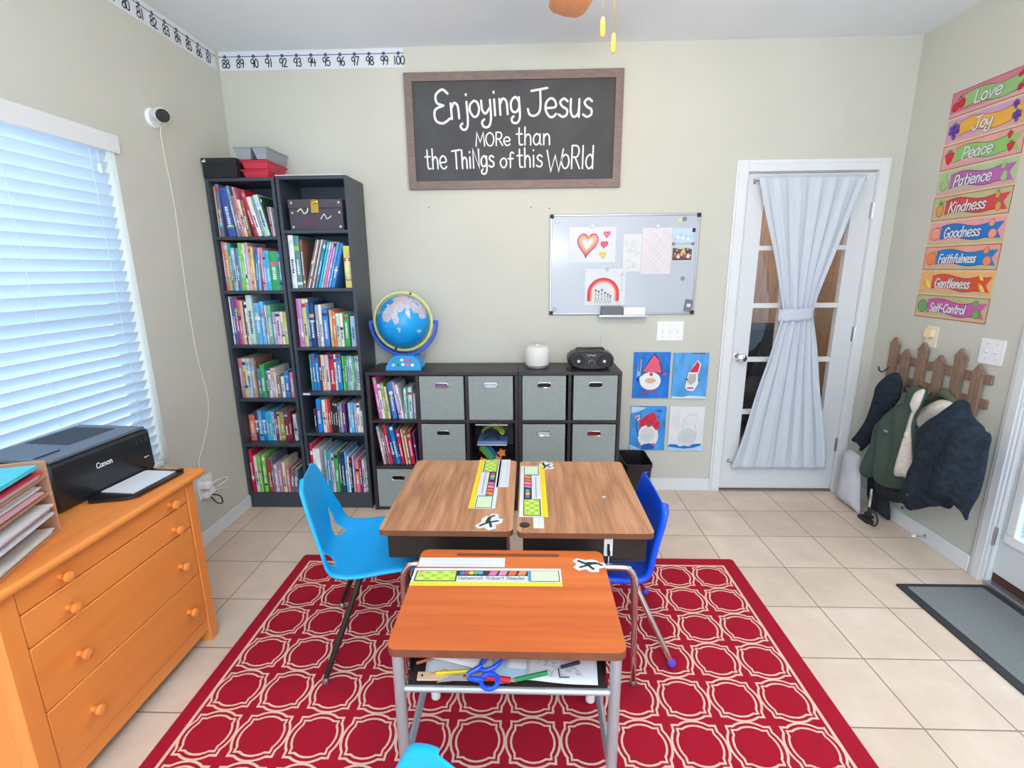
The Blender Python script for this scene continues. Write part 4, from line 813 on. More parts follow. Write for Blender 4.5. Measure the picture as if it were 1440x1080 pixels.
a.disc(.115, .16, .012, '#b05a5a', 4); a.poly([(.19, .15), (.225, .16), (.195, .172)], '#d04a70', 3); a.poly([(.018, .13), (.04, .145), (.03, .1)], '#4b2d58', 3)
a.poly([(.05, .03), (.09, .055), (.115, .04), (.14, .058), (.172, .035), (.13, .042), (.1, .038)], '#c2345e', 3); a.poly([(.02, .145), (.035, .26), (.05, .26), (.045, .15)], '#8fb7dc', 2); a.poly([(.03, .18), (.036, .265), (.044, .265), (.04, .18)], '#7a4a7c', 3); a.build('brushwork_print', t)
t, a = canvas(.943, .656, 1.168, .959, 'blue2', 'blue painting of a small gnome in red hat, upper one nearer the door')
a.poly([(.1, .17), (.165, .172), (.178, .23), (.155, .255), (.135, .23), (.118, .2)], '#eef0f3', 2); a.poly([(.105, .176), (.16, .176), (.17, .228), (.152, .248), (.138, .226), (.12, .2)], '#d6294a', 3)
a.poly([(.085, .075), (.1, .17), (.16, .17), (.168, .1), (.14, .05), (.1, .055)], '#e6e8ec', 2); a.poly([(.095, .11), (.105, .165), (.15, .165), (.152, .12), (.125, .09)], '#b9b3b0', 3)
a.disc(.092, .128, .007, '#37406a', 4); a.disc(.168, .126, .005, '#37406a', 4); a.rect(.098, .066, .138, .076, '#c53a5e', 4)
for i in range(14): u = .05+.0045*((i*29) % 11); a.disc(u, .17+.0055*((i*17) % 12), .004, '#8f9fc9', 2)
a.poly([(0, 0), (.225, 0), (.225, .012), (.12, .02), (.07, .01), (0, .016)], '#d3e1ee', 2); a.poly([(.1, .303), (.2, .303), (.2, .295), (.12, .297)], '#6d4f80', 2); a.build('brushwork_print', t)
t, a = canvas(.686, .295, .918, .601, 'blue3', 'blue painting of a gnome in spotted red hat, lower one nearer the bins')
a.disc(.12, .1, .068, '#e3e6ea', 2, 16, .085); a.disc(.115, .11, .05, '#cfd5da', 3, 12, .05); a.poly([(.055, .155), (.06, .21), (.1, .245), (.15, .268), (.168, .24), (.165, .215), (.19, .205), (.195, .165), (.17, .14), (.15, .165), (.12, .18), (.09, .172)], '#d3304a', 4)
for i in range(22): a.disc(.075+.011*((i*7) % 11), .178+.0065*((i*13) % 10), .0035, '#6f1030', 5)
a.disc(.12, .176, .014, '#8a5550', 6); a.poly([(.03, .235), (.055, .25), (.058, .22), (.042, .2)], '#e8d6de', 3); a.stroke([(.04, .225), (.04, .16), (.055, .1)], .006, '#3a3c46', 3); a.disc(.045, .23, .008, '#c53a5e', 4)
a.poly([(.08, .012), (.085, .04), (.13, .05), (.17, .035), (.16, .01), (.11, .004)], '#1f57b8', 4); a.disc(.158, .04, .011, '#c0508c', 5)
a.poly([(0, .306), (.1, .3), (.05, .27), (0, .26)], '#bcd6ee', 2); a.poly([(0, .04), (.05, .02), (.08, 0), (0, 0)], '#a9cdf0', 2); a.poly([(.15, .28), (.2, .285), (.21, .265), (.17, .27)], '#1c6cc4', 2); a.build('brushwork_print', t)
t, a = canvas(.940, .291, 1.171, .601, 'canvas_white', 'mostly white canvas with faint grey gnome sketch, lower one nearer the door')
a.stroke([(.09, .15), (.1, .22), (.13, .25), (.165, .255), (.19, .235)], .004, '#b9bfc8', 2, True); a.disc(.125, .105, .06, '#c9ced5', 1, 16, .055); a.stroke([(.065, .1), (.08, .06), (.125, .04), (.165, .06), (.185, .11), (.17, .19)], .003, '#aeb5c0', 2, True)
for i in range(4): a.stroke([(.025+i*.012, .25), (.03+i*.013, .19), (.05+i*.012, .15)], .0025, '#bcc6d0', 2, True)
a.poly([(0, .0), (.231, 0), (.231, .035), (0, .03)], '#a8cdf0', 1); a.poly([(.0, .03), (.01, .048), (.06, .045), (.08, .03), (.11, .038), (.14, .03), (.165, .048), (.22, .052), (.222, .038), (.17, .022), (.11, .015), (.06, .022)], '#1f6fc0', 2); a.build('brushwork_print', t)
for i, (x, z) in enumerate(((-.61, 1.868), (.02, 1.862), (.13, 1.855))):
    b = MB(); b.lathe([(.004, 0), (.003, .004), (0, .005)], (x, BW-.0002, z), '#6e665c', 8, (0, -1, 0)); one(b, 'wall_nail', ['small dark nail hole in the wall under the corner of the chalkboard', 'tiny nail in the wall above the whiteboard corner', 'tiny dark screw just above the whiteboard frame corner'][i], 'nail')

# curtain on the door, gathered by a tie
t = thing('door_curtain', 'white rod-pocket curtain tied at its waist over the glass door', 'curtain', (1.67, BW, 1.1))
YC = BW-.034
def prof(z):
    """half width and centre of the gathered panel"""
    top, mid, bot = 2.012, 1.212, .186
    c = 1.668+.006*math.sin(z*2)
    if z > mid: q = (z-mid)/(top-mid); return .088+(.312-.088)*(q**1.12*.97+.03*math.sin(q*PI/2)), c+(1.6675-c)*q
    q = (mid-z)/(mid-bot); return .088+(.308-.088)*min(1, (q**.95)), c+(1.677-c)*q
def cur(u, v):
    z = 2.012-u*(2.012-.180); hw, c = prof(z); q = v*2-1
    gather = .25+.75*min(1, (hw-.08)/.2)
    amp = .016*(1-.55*gather)+.004
    ph = v*2*PI*6
    d = .6*amp*(1+math.sin(ph+.9*math.sin(v*9)+.5*math.sin(z*2.2)))+.0015*math.sin(v*2*PI*15+z*2)+.004
    if u < .025 or u > .965: d *= .6
    bulge = .012*(1-abs(q)**2)*(1-gather)
    edge = .006*math.sin(z*11+q*3)
    return Vector((c+q*hw+edge*abs(q)*.5, YC-d-bulge-.005, z))
b = MB(); b.grid(cur, 90, 150, 'curtain_white'); b.build('fabric_panel', t, solid=.0016, ang=180)
for nm, z, x0, x1 in (('curtain_rod', 1.992, 1.352, 1.984), ('curtain_rod', .218, 1.358, 1.99)):
    b = MB(); b.tube([(x0, BW+.003, z), (x0, YC+.005, z), (x0+.004, YC+.001, z), (x1-.004, YC+.001, z), (x1, YC+.005, z), (x1, BW+.003, z)], .0045, 'steel', 8); b.build(nm, t)
    for x in (x0, x1): b = MB(); b.box((x-.007, BW+.0005, z-.014), (x+.007, BW+.0035, z+.014), 'steel'); b.build('bracket', t)
def tie(u, v):
    a_ = u*2*PI; return Vector((1.669+.104*math.cos(a_)*(1+.04*math.sin(a_*5)), YC-.010+.032*math.sin(a_), 1.168+v*.076+.006*math.cos(a_)+.003*math.sin(9*a_)))
b = MB(); b.grid(tie, 48, 4, 'curtain_white'); b.build('tie_band', t, solid=.003, ang=180, weld=True)
for z in (2.008, .232):
    pass

# poster of nine banners
py_, pz_ = 2.890, 2.362; PW, PH = .452, 1.148
t = thing('virtues_poster', 'tall bright poster of nine fruit banners naming virtues, above the coat rack', 'poster', (RW, 2.664, 1.214))
b = MB(); b.box((RW-.0012, py_-PW, pz_-PH), (RW-.0004, py_, pz_), '#d9c3a4'); b.build('poster_sheet', t, smooth=False)
BN = [('Love', '#8fb87a', '#c9788a', 'cherry'), ('Joy', '#e0a948', '#c79ac0', 'grape'), ('Peace', '#8fbf6c', '#dba39c', 'straw'), ('Patience', '#b566ae', '#a9c29a', 'pear'), ('Kindness', '#d24a4c', '#b9b98a', 'pine'), ('Goodness', '#2f76c4', '#e0a0a8', 'peach'), ('Faithfulness', '#2080cf', '#e0a090', 'orange'), ('Gentleness', '#d9553f', '#e6b07a', 'banana'), ('Self-Control', '#c660a8', '#b8b48a', 'melon')]
bh = PH/9
def fruit(a, kind, u, v, r):
    P = {'cherry': '#c4283e', 'grape': '#6a4a9c', 'straw': '#cf2f48', 'pear': '#a3bf86', 'pine': '#d59a52', 'peach': '#ec9d86', 'orange': '#ee8a5a', 'banana': '#e9c84e', 'melon': '#6f9f62'}[kind]
    G_ = '#5f8a55'
    if kind == 'cherry': a.disc(u-r*.5, v-r*.3, r*.62, '#8f1a30', 4); a.disc(u-r*.5, v-r*.3, r*.54, P, 5); a.disc(u+r*.5, v, r*.62, '#8f1a30', 6); a.disc(u+r*.5, v, r*.54, P, 7); a.poly([(u-r*.2, v+r*.9), (u+r*.6, v+r*1.25), (u+r*.3, v+r*.75)], G_, 6); a.stroke([(u-r*.45, v+r*.2), (u+r*.1, v+r*.95), (u+r*.5, v+r*.5)], r*.12, '#5b4632', 6)
    elif kind == 'grape':
        for i, (du, dv) in enumerate(((-.55, .4), (0, .5), (.55, .4), (-.3, 0), (.3, 0), (0, -.45), (-.6, -.1), (.6, -.15), (.15, -.85))): a.disc(u+du*r, v+dv*r, r*.36, '#54388a' if i % 2 else P, 5+i % 3)
        a.poly([(u-r*.6, v+r*.8), (u, v+r*1.2), (u+r*.6, v+r*.8)], G_, 8)
    elif kind == 'pear': a.disc(u, v-r*.2, r*.75, '#6f8a5c', 4, ry=r*.8); a.disc(u, v-r*.2, r*.66, P, 5, ry=r*.7); a.disc(u+r*.05, v+r*.55, r*.42, P, 6, ry=r*.5); a.poly([(u, v+r), (u+r*.5, v+r*1.25), (u+r*.2, v+r*.9)], G_, 7)
    elif kind == 'pine': a.disc(u, v-r*.2, r*.7, '#8a6232', 4, ry=r*.95); a.disc(u, v-r*.2, r*.6, P, 5, ry=r*.85); a.poly([(u-r*.7, v+r*1.1), (u-r*.2, v+r*.5), (u+r*.3, v+r*.5), (u+r*.75, v+r*1.1), (u+r*.2, v+r*.85), (u, v+r*1.35), (u-r*.25, v+r*.85)], '#4f9a5c', 6)
    elif kind == 'banana':
        for i in range(3): a.poly([(u-r*.9+i*r*.35, v+r*.9-i*r*.2), (u-r*.5+i*r*.3, v-r*.2), (u+r*.1+i*r*.35, v-r*.9), (u+r*.35+i*r*.35, v-r*.75), (u-r*.1+i*r*.3, v), (u-r*.55+i*r*.35, v+r*.85-i*r*.2)], ['#d9b53e', P, '#f0d873'][i], 5+i)
    elif kind == 'straw': a.poly([(u-r*.85, v+r*.5), (u-r*.4, v-r*.7), (u, v-r), (u+r*.5, v-r*.6), (u+r*.85, v+r*.5), (u, v+r*.8)], '#a11f38', 4); a.poly([(u-r*.72, v+r*.42), (u-r*.35, v-r*.6), (u, v-r*.85), (u+r*.4, v-r*.52), (u+r*.72, v+r*.42), (u, v+r*.66)], P, 5); a.poly([(u-r*.6, v+r*.9), (u, v+r*.6), (u+r*.6, v+r*.9), (u, v+r*1.1)], G_, 6)
    else:
        a.disc(u, v, r*.95, {'peach': '#b3655c', 'orange': '#c26038', 'melon': '#466f45'}[kind], 4, 18); a.disc(u, v, r*.85, P, 5, 18)
        if kind == 'melon':
            for i in (-1, 0, 1): a.stroke([(u+i*r*.3, v+r*.75), (u+i*r*.55, v), (u+i*r*.3, v-r*.75)], r*.14, '#8fb87c', 6, True)
        else: a.poly([(u, v+r*.8), (u+r*.7, v+r*1.1), (u+r*.3, v+r*.75)], G_, 6)
for i, (wrd, c, bgc, fr) in enumerate(BN):
    v0 = pz_-bh*(i+1); a = Art((RW-.0012, py_, v0), (0, -1, 0), (0, 0, 1), .0004)
    a.rect(.002, .003, PW-.002, bh-.003, '#9c5a62' if i % 2 == 0 else '#d9c48a', 1); a.rect(.006, .007, PW-.006, bh-.007, bgc, 2)
    a.rect(.006, .007, PW-.006, .024, '#cfa0a4' if i < 4 else '#c8b48c', 3)
    pts = [(.085+j*(PW-.17)/10, .032+.010*math.sin(j/10*2*PI)) for j in range(11)]; top = [(p[0], p[1]+.066) for p in pts][::-1]
    a.poly([(PW-.11, .028), (PW-.015, .022), (PW-.04, .058), (PW-.012, .098), (PW-.11, .095)], c, 3)
    dk = '#%02x%02x%02x' % tuple(int(int(c[q:q+2], 16)*.62) for q in (1, 3, 5))
    a.stroke(pts, .003, dk, 5, True); a.stroke(top, .003, dk, 5, True)
    for j in range(10): a.poly([pts[j], pts[j+1], top[9-j], top[10-j]], c, 4)
    fruit(a, fr, .052, .063, .036); fruit(a, fr, PW-.062, .045, .024); fruit(a, fr, PW-.075, .096, .018)
    a.build('banner_print', t)['label'] = f'banner reading {wrd.lower()}'
    wd = min(.2, .036*len(wrd)+.012) if len(wrd) > 5 else .034*len(wrd)
    wd = {4: .15, 3: .105, 5: .17, 8: .215, 12: .225, 10: .215}[len(wrd)]
    hh = {4: .054, 3: .054, 5: .052, 8: .05, 12: .042, 10: .046}[len(wrd)]
    a = Art((RW-.0012, py_, v0), (0, -1, 0), (0, 0, 1), .0004); u0 = .085+(PW-.19-wd)/2
    a.text(wrd, u0, .04, hh, .0108, dk, 8, width=wd, shear=.18); a.text(wrd, u0, .04, hh, .0078, 'paper', 10, width=wd, shear=.18); a.build('lettering', t)

# security camera and its cable
t = thing('security_camera', 'small white security camera with dark lens on the window wall', 'camera', (LW, 2.55, 2.22))
b = MB(); b.lathe([(.045, 0), (.045, .008), (.038, .014), (0, .015)], (LW+.0005, 2.535, 2.215), 'white_plastic', 28, (1, 0, 0)); b.build('wall_mount', t)
ax = Vector((.62, -.62, -.28)).normalized(); c0 = Vector((LW+.045, 2.535, 2.232))
b = MB(); b.tube([(LW+.015, 2.535, 2.215), c0-ax*.018], .009, 'white_plastic', 12); b.build('ball_joint', t)
b = MB(); b.lathe([(0, -.03), (.024, -.028), (.031, -.015), (.032, .05), (.030, .056)], c0, 'white_plastic', 28, ax); b.build('body', t)
b = MB(); b.lathe([(.0295, .0562), (.0285, .0575), (0, .0578)], c0, 'black_plastic', 24, ax); b.lathe([(.012, .058), (.0, .0585)], c0, 'rubber', 16, ax); b.build('lens', t)
b = MB(); b.tube(smoothpath([(LW+.05, 2.553, 2.19), (LW+.012, 2.566, 2.17), (LW+.004, 2.578, 2.05), (LW+.004, 2.594, 1.82), (LW+.004, 2.582, 1.4), (LW+.004, 2.588, 1.05), (LW+.004, 2.622, .82), (LW+.004, 2.60, .69), (LW+.006, 2.53, .57), (LW+.01, 2.46, .48), (LW+.02, 2.455, .40), (LW+.035, 2.47, .36)], 8), .0022, 'cable_white', 8)
b.build('power_cable', t)
t = thing('wall_outlet', 'white wall outlet crowded with chargers beside the orange dresser', 'outlet', (LW, 2.49, .31))
b = MB(); b.box((LW+.0005, 2.43, .265), (LW+.006, 2.55, .385), 'white_plastic'); b.build('plate', t, bevel=.002)
for y, z, d in ((2.455, .345, .05), (2.49, .30, .04), (2.465, .285, .03)): b = MB(); b.box((LW+.0065, y-.02, z-.017), (LW+.0065+d, y+.02, z+.017), 'white_plastic'); b.build('charger', t, bevel=.004)
b = MB(); b.tube(smoothpath([(LW+.055, 2.455, .35), (LW+.085, 2.50, .365), (LW+.09, 2.56, .35), (LW+.075, 2.57, .325), (LW+.05, 2.515, .31)], 6), .003, 'cable_white', 8); b.build('white_cord', t)
b = MB(); b.tube(smoothpath([(LW+.04, 2.47, .27), (LW+.07, 2.47, .235), (LW+.08, 2.50, .22), (LW+.06, 2.52, .25), (LW+.045, 2.48, .28)], 6), .0035, 'rubber', 8); b.build('black_cord', t)
b = MB(); b.tube(smoothpath([(LW+.045, 2.5, .30), (LW+.06, 2.56, .285), (LW+.055, 2.60, .27)], 6), .002, 'cable_white', 8); b.build('thin_cord', t)
b = MB(); b.tube(smoothpath([(LW+.004, 2.575, .19), (LW+.0035, 2.585, .165), (LW+.005, 2.567, .155)], 5), .0025, 'cable_white', 8); one(b, 'cable_clip', 'small white clip on the window wall above the baseboard', 'clip')
# door stop
t = thing('door_stop', 'spring door stop with white tip on the baseboard below the coats', 'door stop', (RW-.014, 2.52, .045))
b = MB(); b.tube([(RW-.016-.0009*i, 2.515+.004*math.cos(i*.9), .042+.004*math.sin(i*.9)) for i in range(60)], .0011, 'steel', 6); b.build('spring', t)
b = MB(); b.lathe([(.008, 0), (.0085, .012), (.006, .016), (0, .0165)], (RW-.071, 2.515, .042), 'white_plastic', 14, (-1, 0, 0)); b.build('tip', t)
b = MB(); b.lathe([(.011, 0), (.009, .005), (0, .006)], (RW-.0145, 2.515, .042), 'steel', 14, (-1, 0, 0)); b.build('base', t)
# ------------------------------------------------------------------ on the bookcases and organisers
t = thing('shoe_box', 'black shoe box with three white stripes emblem on the corner bookcase', 'box', (-1.705, 2.99, 2.003))
b = MB(); b.box((-1.800, 2.862, 2.0036), (-1.612, 3.12, 2.085), '#23262b'); b.build('body', t, bevel=.002)
b = MB(); b.box((-1.803, 2.859, 2.078), (-1.609, 3.123, 2.104), '#26292e'); b.build('lid', t, bevel=.002)
a = Art((-1.803, 2.859, 2.078), (1, 0, 0), (0, 0, 1))
for i, hh in enumerate((.007, .012, .017)):
    x = .006+i*.0075; a.poly([(x, .004), (x+.0055, .004), (x+.0055-.006*(i*.15+.25), .004+hh), (x-.004, .004+hh*.86)], 'paper', 1)
a.build('stripe_logo', t)
t = thing('desk_tray', 'red plastic letter trays stacked on the corner bookcase', 'letter tray', (-1.53, 3.0, 2.003))
for i, z in enumerate((2.004, 2.052)):
    b = MB(); b.taper((-1.605, 2.90, z), (-1.452, 3.13, z+.044), .012, 'red_plastic'); b.build('tray', t, bevel=.004)
    b = MB(); b.box((-1.608, 2.895, z+.036), (-1.449, 3.135, z+.0445), 'red_plastic'); b.build('rim', t, bevel=.002)
for i, (x0, x1) in enumerate(((-1.628, -1.530), (-1.524, -1.440))):
    b = MB(); b.taper((x0, 2.885, 2.1005), (x1, 3.13, 2.160), .016, 'grey_plastic'); b.box((x0-.003, 2.882, 2.156), (x1+.003, 3.133, 2.164), 'grey_plastic')
    one(b, 'storage_tub', ['pale grey tapered tub upside the red trays, next to the shoe box', 'pale grey tapered tub on the red trays, farther from the shoe box'][i].replace('upside', 'atop'), 'tub', bevel=.002)
b = MB(); b.box((-1.400, 2.865, 2.0085), (-1.02, 3.13, 2.0125), 'paper'); one(b, 'paper_pad', 'white paper sheets lying flat on top of the bookcase beside the globe', 'paper', smooth=False)
t = thing('keepsake_box', 'dark lidded box with silver corner studs and chalk scribbles in the bookcase', 'box', (-1.2, 2.97, 1.72))
b = MB(); b.box((-1.352, 2.885, 1.7205), (-1.046, 3.10, 1.838), '#4a4650'); b.build('body', t, bevel=.003)
b = MB(); b.box((-1.354, 2.883, 1.8385), (-1.044, 3.102, 1.886), '#4e4a54'); b.build('lid', t, bevel=.003)
for x in (-1.334, -1.064):
    for z in (1.738, 1.815, 1.868):
        b = MB(); b.lathe([(.008, 0), (.007, .002), (0, .0035)], (x, 2.8845 if z < 1.83 else 2.8825, z), 'steel', 12, (0, -1, 0)); b.build('corner_stud', t)
b = MB(); b.box((-1.222, 2.8765, 1.812), (-1.178, 2.8825, 1.884), 'brass').ball((-1.2, 2.876, 1.872), (.024, .004, .014), 'brass', 12); b.build('clasp', t, bevel=.002)
a = Art((-1.352, 2.8848, 1.7205), (1, 0, 0), (0, 0, 1)); a.stroke([(.05, .10), (.07, .115), (.085, .09), (.105, .1), (.11, .12)], .006, '#e8dcc0', 1, True)
a.stroke([(.18, .06), (.20, .085), (.215, .06), (.24, .075)], .005, '#d8d8de', 1, True); a.stroke([(.075, .03), (.1, .05), (.12, .03), (.14, .045)], .009, '#7a3048', 1, True); a.build('scribble_print', t)

# globe
G = Vector((-.765, 3.0, 1.187))
t = thing('globe', 'educational globe on a blue cradle and buttoned base, top of the cube organizer', 'globe', (-.765, 3.0, .9))
b = MB(); b.ball((0, 0, 0), .158, 'globe_map', 40); gb = b.build('sphere', t, local=True); gb.location = (0, 0, .287); gb.rotation_euler = (R(20), R(20), 0)
ringp = [G+Vector((.176*math.cos(a_), -.012*math.cos(a_-1.2), .176*math.sin(a_))) for a_ in [2*PI*i/56 for i in range(56)]]
b = MB()
for rr, dy in ((.176, -.010), (.176, .010)):
    pass
b = MB(); vs, fs = [], []
for i in range(56):
    a_ = 2*PI*i/56
    for rr, dy in ((.168, -.011), (.184, -.011), (.184, .011), (.168, .011)): vs.append(G+Vector((rr*math.cos(a_), dy, rr*math.sin(a_))))
for i in range(56):
    for j in range(4): fs.append((i*4+j, i*4+(j+1) % 4, ((i+1) % 56)*4+(j+1) % 4, ((i+1) % 56)*4+j))
b.add(vs, fs, 'globe_ring'); b.build('meridian_ring', t, bevel=.003)
for an in (72, 252):
    p = G+Vector((math.cos(R(an)), 0, math.sin(R(an))))*.176; b = MB(); b.ball(p, (.012, .016, .010), 'brass', 12); b.build('pivot', t)
b = MB(); vs, fs = [], []
n = 30
for i in range(n+1):
    a_ = R(180+i*180/n); wd = .022-.006*abs(i/n-.5)*2
    for rr, dy in ((.193, -wd), (.213, -wd), (.213, wd), (.193, wd)): vs.append(G+Vector((rr*math.cos(a_), dy, rr*math.sin(a_)-.002)))
for i in range(n):
    for j in range(4): fs.append((i*4+j, i*4+(j+1) % 4, (i+1)*4+(j+1) % 4, (i+1)*4+j))
fs += [(3, 2, 1, 0), (n*4, n*4+1, n*4+2, n*4+3)]; b.add(vs, fs, 'globe_arm'); b.build('cradle', t, bevel=.004)
for sx in (-1, 1): b = MB(); b.tube([G+Vector((sx*.184, 0, -.004)), G+Vector((sx*.214, 0, -.004))], .011, 'globe_arm', 12); b.build('hinge_pin', t)
b = MB()
pr = [(-.108, 0), (.108, 0), (.108, .022), (.078, .07), (.05, .086), (-.05, .086), (-.078, .07), (-.108, .022)]
b.prism(pr, (-.757, 2.90, .9003), (1, 0, 0), (0, .35, 1), (0, 1, 0), .12, 'globe_base'); bs = b.build('base', t, bevel=.006)
a = Art((-.757, 2.90, .9003), (1, 0, 0), (0, .33, .944), .0016)
for i, (u, v, c) in enumerate(((-.062, .058, '#3f7fd0'), (-.038, .062, '#2aa29a'), (-.012, .064, '#d9e4ea'), (.014, .062, '#d0588c'), (.04, .06, '#d9486a'), (-.062, .032, '#b9d3ea'), (-.034, .034, '#2f8f6a'), (-.004, .036, '#f0ecdc'), (.026, .034, '#e86a8a'), (.054, .032, '#f0e0e4'))):
    a2 = Art((-.757, 2.90, .9003), (1, 0, 0), (0, .33, .944), .0016); a2.disc(u, v, .0105, c, 1, 14, .0095); a2.build('button', t)
# diffuser
t = thing('diffuser', 'small white rounded aroma diffuser on the cube organizer', 'diffuser', (.057, 3.0, .9))
b = MB(); b.lathe([(.06, .012), (.072, .018), (.079, .05), (.08, .085), (.076, .115), (.062, .132), (.03, .137), (0, .138)], (.057, 3.0, .9), 'frosted', 32); b.build('shade', t)
b = MB(); b.lathe([(.05, 0), (.062, .002), (.064, .0115), (.058, .0118)], (.057, 3.0, .9003), 'grey_plastic', 32); b.build('base', t)
b = MB(); b.lathe([(.012, 0), (.01, .004), (0, .0042)], (.057, 3.0, 1.0382), 'white_plastic', 16); b.build('vent', t)
# boombox
t = thing('boombox', 'small black portable stereo with antenna on the cube organizer', 'boombox', (.378, 2.98, .9))
def sup(u, v):
    a_ = u*2*PI; q = v
    return a_
b = MB(); prof = []
n = 40; vs, fs = [], []
ys = [(-.085, .86), (-.078, .95), (-.06, 1), (.05, 1), (.075, .93), (.085, .82)]
for yy, sc in ys:
    for i in range(n):
        a_ = 2*PI*i/n; c_, s_ = math.cos(a_), math.sin(a_); e = .72
        vs.append((.378+.137*sc*math.copysign(abs(c_)**e, c_), 2.975+yy, .958+.056*sc*math.copysign(abs(s_)**e, s_)))
for k_ in range(len(ys)-1):
    for i in range(n): fs.append((k_*n+i, k_*n+(i+1) % n, (k_+1)*n+(i+1) % n, (k_+1)*n+i))
fs += [tuple(range(n))[::-1], tuple((len(ys)-1)*n+i for i in range(n))]
b.add(vs, fs, 'black_plastic'); b.build('body', t)
for sx in (-1, 1):
    b = MB(); b.lathe([(.038, 0), (.036, .003), (.03, .001), (.012, .004), (0, .006)], (.378+sx*.076, 2.8895, .955), 'rubber', 24, (0, -1, 0)); b.build('speaker_grille', t)
    b = MB(); b.lathe([(.0105, 0), (.008, .002), (0, .0025)], (.378+sx*.076, 2.884, .955), 'steel', 14, (0, -1, 0)); b.build('speaker_cone', t)
b = MB(); b.lathe([(.024, 0), (.023, .007), (.017, .009), (0, .0095)], (.378, 2.8895, .948), 'black_plastic', 24, (0, -1, 0)); b.build('dial', t)
b = MB(); b.tube([(.378+.019*math.cos(R(q)), 2.8797, .948+.019*math.sin(R(q))) for q in range(0, 360, 20)], .0014, 'steel', 6, closed=True); b.build('dial_ring', t)
a = Art((.34, 2.8893, .984), (1, 0, 0), (0, 0, 1)); a.stroke([(.012, .012), (.022, .004), (.036, .012), (.05, .004), (.062, .012)], .003, '#c9ccd2', 1); a.build('logo_print', t)
b = MB(); b.tube([(.29, 2.985, 1.010), (.30, 2.985, 1.021), (.455, 2.985, 1.021), (.466, 2.985, 1.010)], .006, 'black_plastic', 10); b.build('handle', t)
b = MB(); b.tube([(.444, 3.03, 1.006), (.452, 3.035, 1.095)], .0017, 'steel', 8); b.build('antenna', t)
for sx in (-.09, .09): b = MB(); b.box((.378+sx-.02, 2.93, .9003), (.378+sx+.02, 3.03, .9035), 'rubber'); b.build('foot', t)
b = MB(); b.ball((.243, 2.90, .909), (.011, .010, .0086), 'rubber', 14); one(b, 'rubber_ball', 'small dark ball between the diffuser and the boombox', 'ball')

# toy tubs in the open cubby
def tub(z, h, x0, x1, y0, y1, name, label, mat):
    t = thing(name, label, 'plastic tub', ((x0+x1)/2, (y0+y1)/2, z)); th = .0022; i = .012
    def ring(zz, ins): return [(x0+ins, y0+ins, zz), (x1-ins, y0+ins, zz), (x1-ins, y1-ins, zz), (x0+ins, y1-ins, zz)]
    b = MB(); vs = ring(z, i)+ring(z+h, 0); b.add(vs, [(3, 2, 1, 0), (0, 1, 5, 4), (1, 2, 6, 5), (2, 3, 7, 6), (3, 0, 4, 7)], mat); b.build('shell', t, smooth=False)
    b = MB(); vs = [Vector(p) for p in ring(z+h, -.004)]; b.tube(vs, .0035, 'white_plastic' if mat == 'clear_plastic' else 'clear_blue', 8, closed=True); b.build('rim', t)
    return t
t = tub(.3006, .135, -.308, -.138, 2.868, 3.06, 'toy_tub', 'clear tub with blue lid holding orange and green toys', 'clear_plastic')
b = MB(); b.box((-.313, 2.864, .4392), (-.133, 3.064, .4545), 'lid_blue'); b.build('lid', t, bevel=.004)
toys = ((-.286, 2.885, .318, '#ef9a4a', 0), (-.252, 2.884, .36, '#2fa36c', 1), (-.165, 2.885, .375, '#f08a3c', 0), (-.19, 2.89, .325, '#f0a850', 0), (-.22, 2.92, .34, '#3c78b4', 1), (-.27, 2.95, .33, '#e9c04a', 1))
for i, (x, y, z, c, kk) in enumerate(toys):
    b = MB()
    if kk: b.prism(rrect(-.055, -.016, .055, .016, .012), (x, y, z+.02), (.62, 0, -.78), (.78, 0, .62), (0, 1, 0), .012, c)
    else:
        pts = [((.030 if j % 2 else .018)*math.cos(2*PI*j/10), (.030 if j % 2 else .018)*math.sin(2*PI*j/10)) for j in range(10)]; b.prism(pts, (x, y, z), (1, 0, 0), (0, 0, 1), (0, 1, 0), .012, c)
    nm = 'foam_star' if not kk else 'foam_strip'
    one(b, nm, ['orange foam star low in the clear toy tub, bin side', 'green foam strip slanting across the clear toy tub', 'orange foam star high in the clear toy tub', 'amber foam star low in the middle of the clear toy tub', 'blue foam strip behind the green one in the toy tub', 'yellow foam strip at the rear of the toy tub'][i], 'toy', 'foam toys in the clear tub', bevel=.002)
t = tub(.4585, .108, -.316, -.130, 2.866, 3.06, 'craft_tub', 'open clear tub stacked on the toy tub, lime fabric inside', 'clear_plastic')
b = MB()
def fabric(u, v): return Vector((-.287+.13*u+.012*math.sin(v*7), 2.892+.10*v, .488+.075*math.sin(u*PI*.86+.15)*(.75+.3*math.sin(v*5+u*4))+.012*math.sin(u*12+v*5)))
b.grid(fabric, 16, 12, '#a8cf4e'); one(b, 'lime_fabric', 'crumpled lime green fabric in the open clear tub', 'fabric', solid=.003, ang=180)
b = MB(); b.tube(smoothpath([(-.275, 2.885, .466), (-.255, 2.883, .482), (-.225, 2.882, .490), (-.195, 2.883, .482), (-.175, 2.885, .466)], 6), .0055, 'rubber', 10); one(b, 'black_strap', 'coiled black strap in the open clear tub beneath the lime fabric', 'strap')
b = MB(); b.box((-.30, 3.07, .36), (-.095, 3.12, .568), '#5d5f66'); one(b, 'grey_case', 'dark grey case behind the clear tubs in the open cubby', 'case', bevel=.006)
b = MB(); b.box((-.318, 3.06, .3004), (-.09, 3.138, .359), '#232327'); one(b, 'black_folder_case', 'black flat case under the grey case in the open cubby', 'case', bevel=.003)
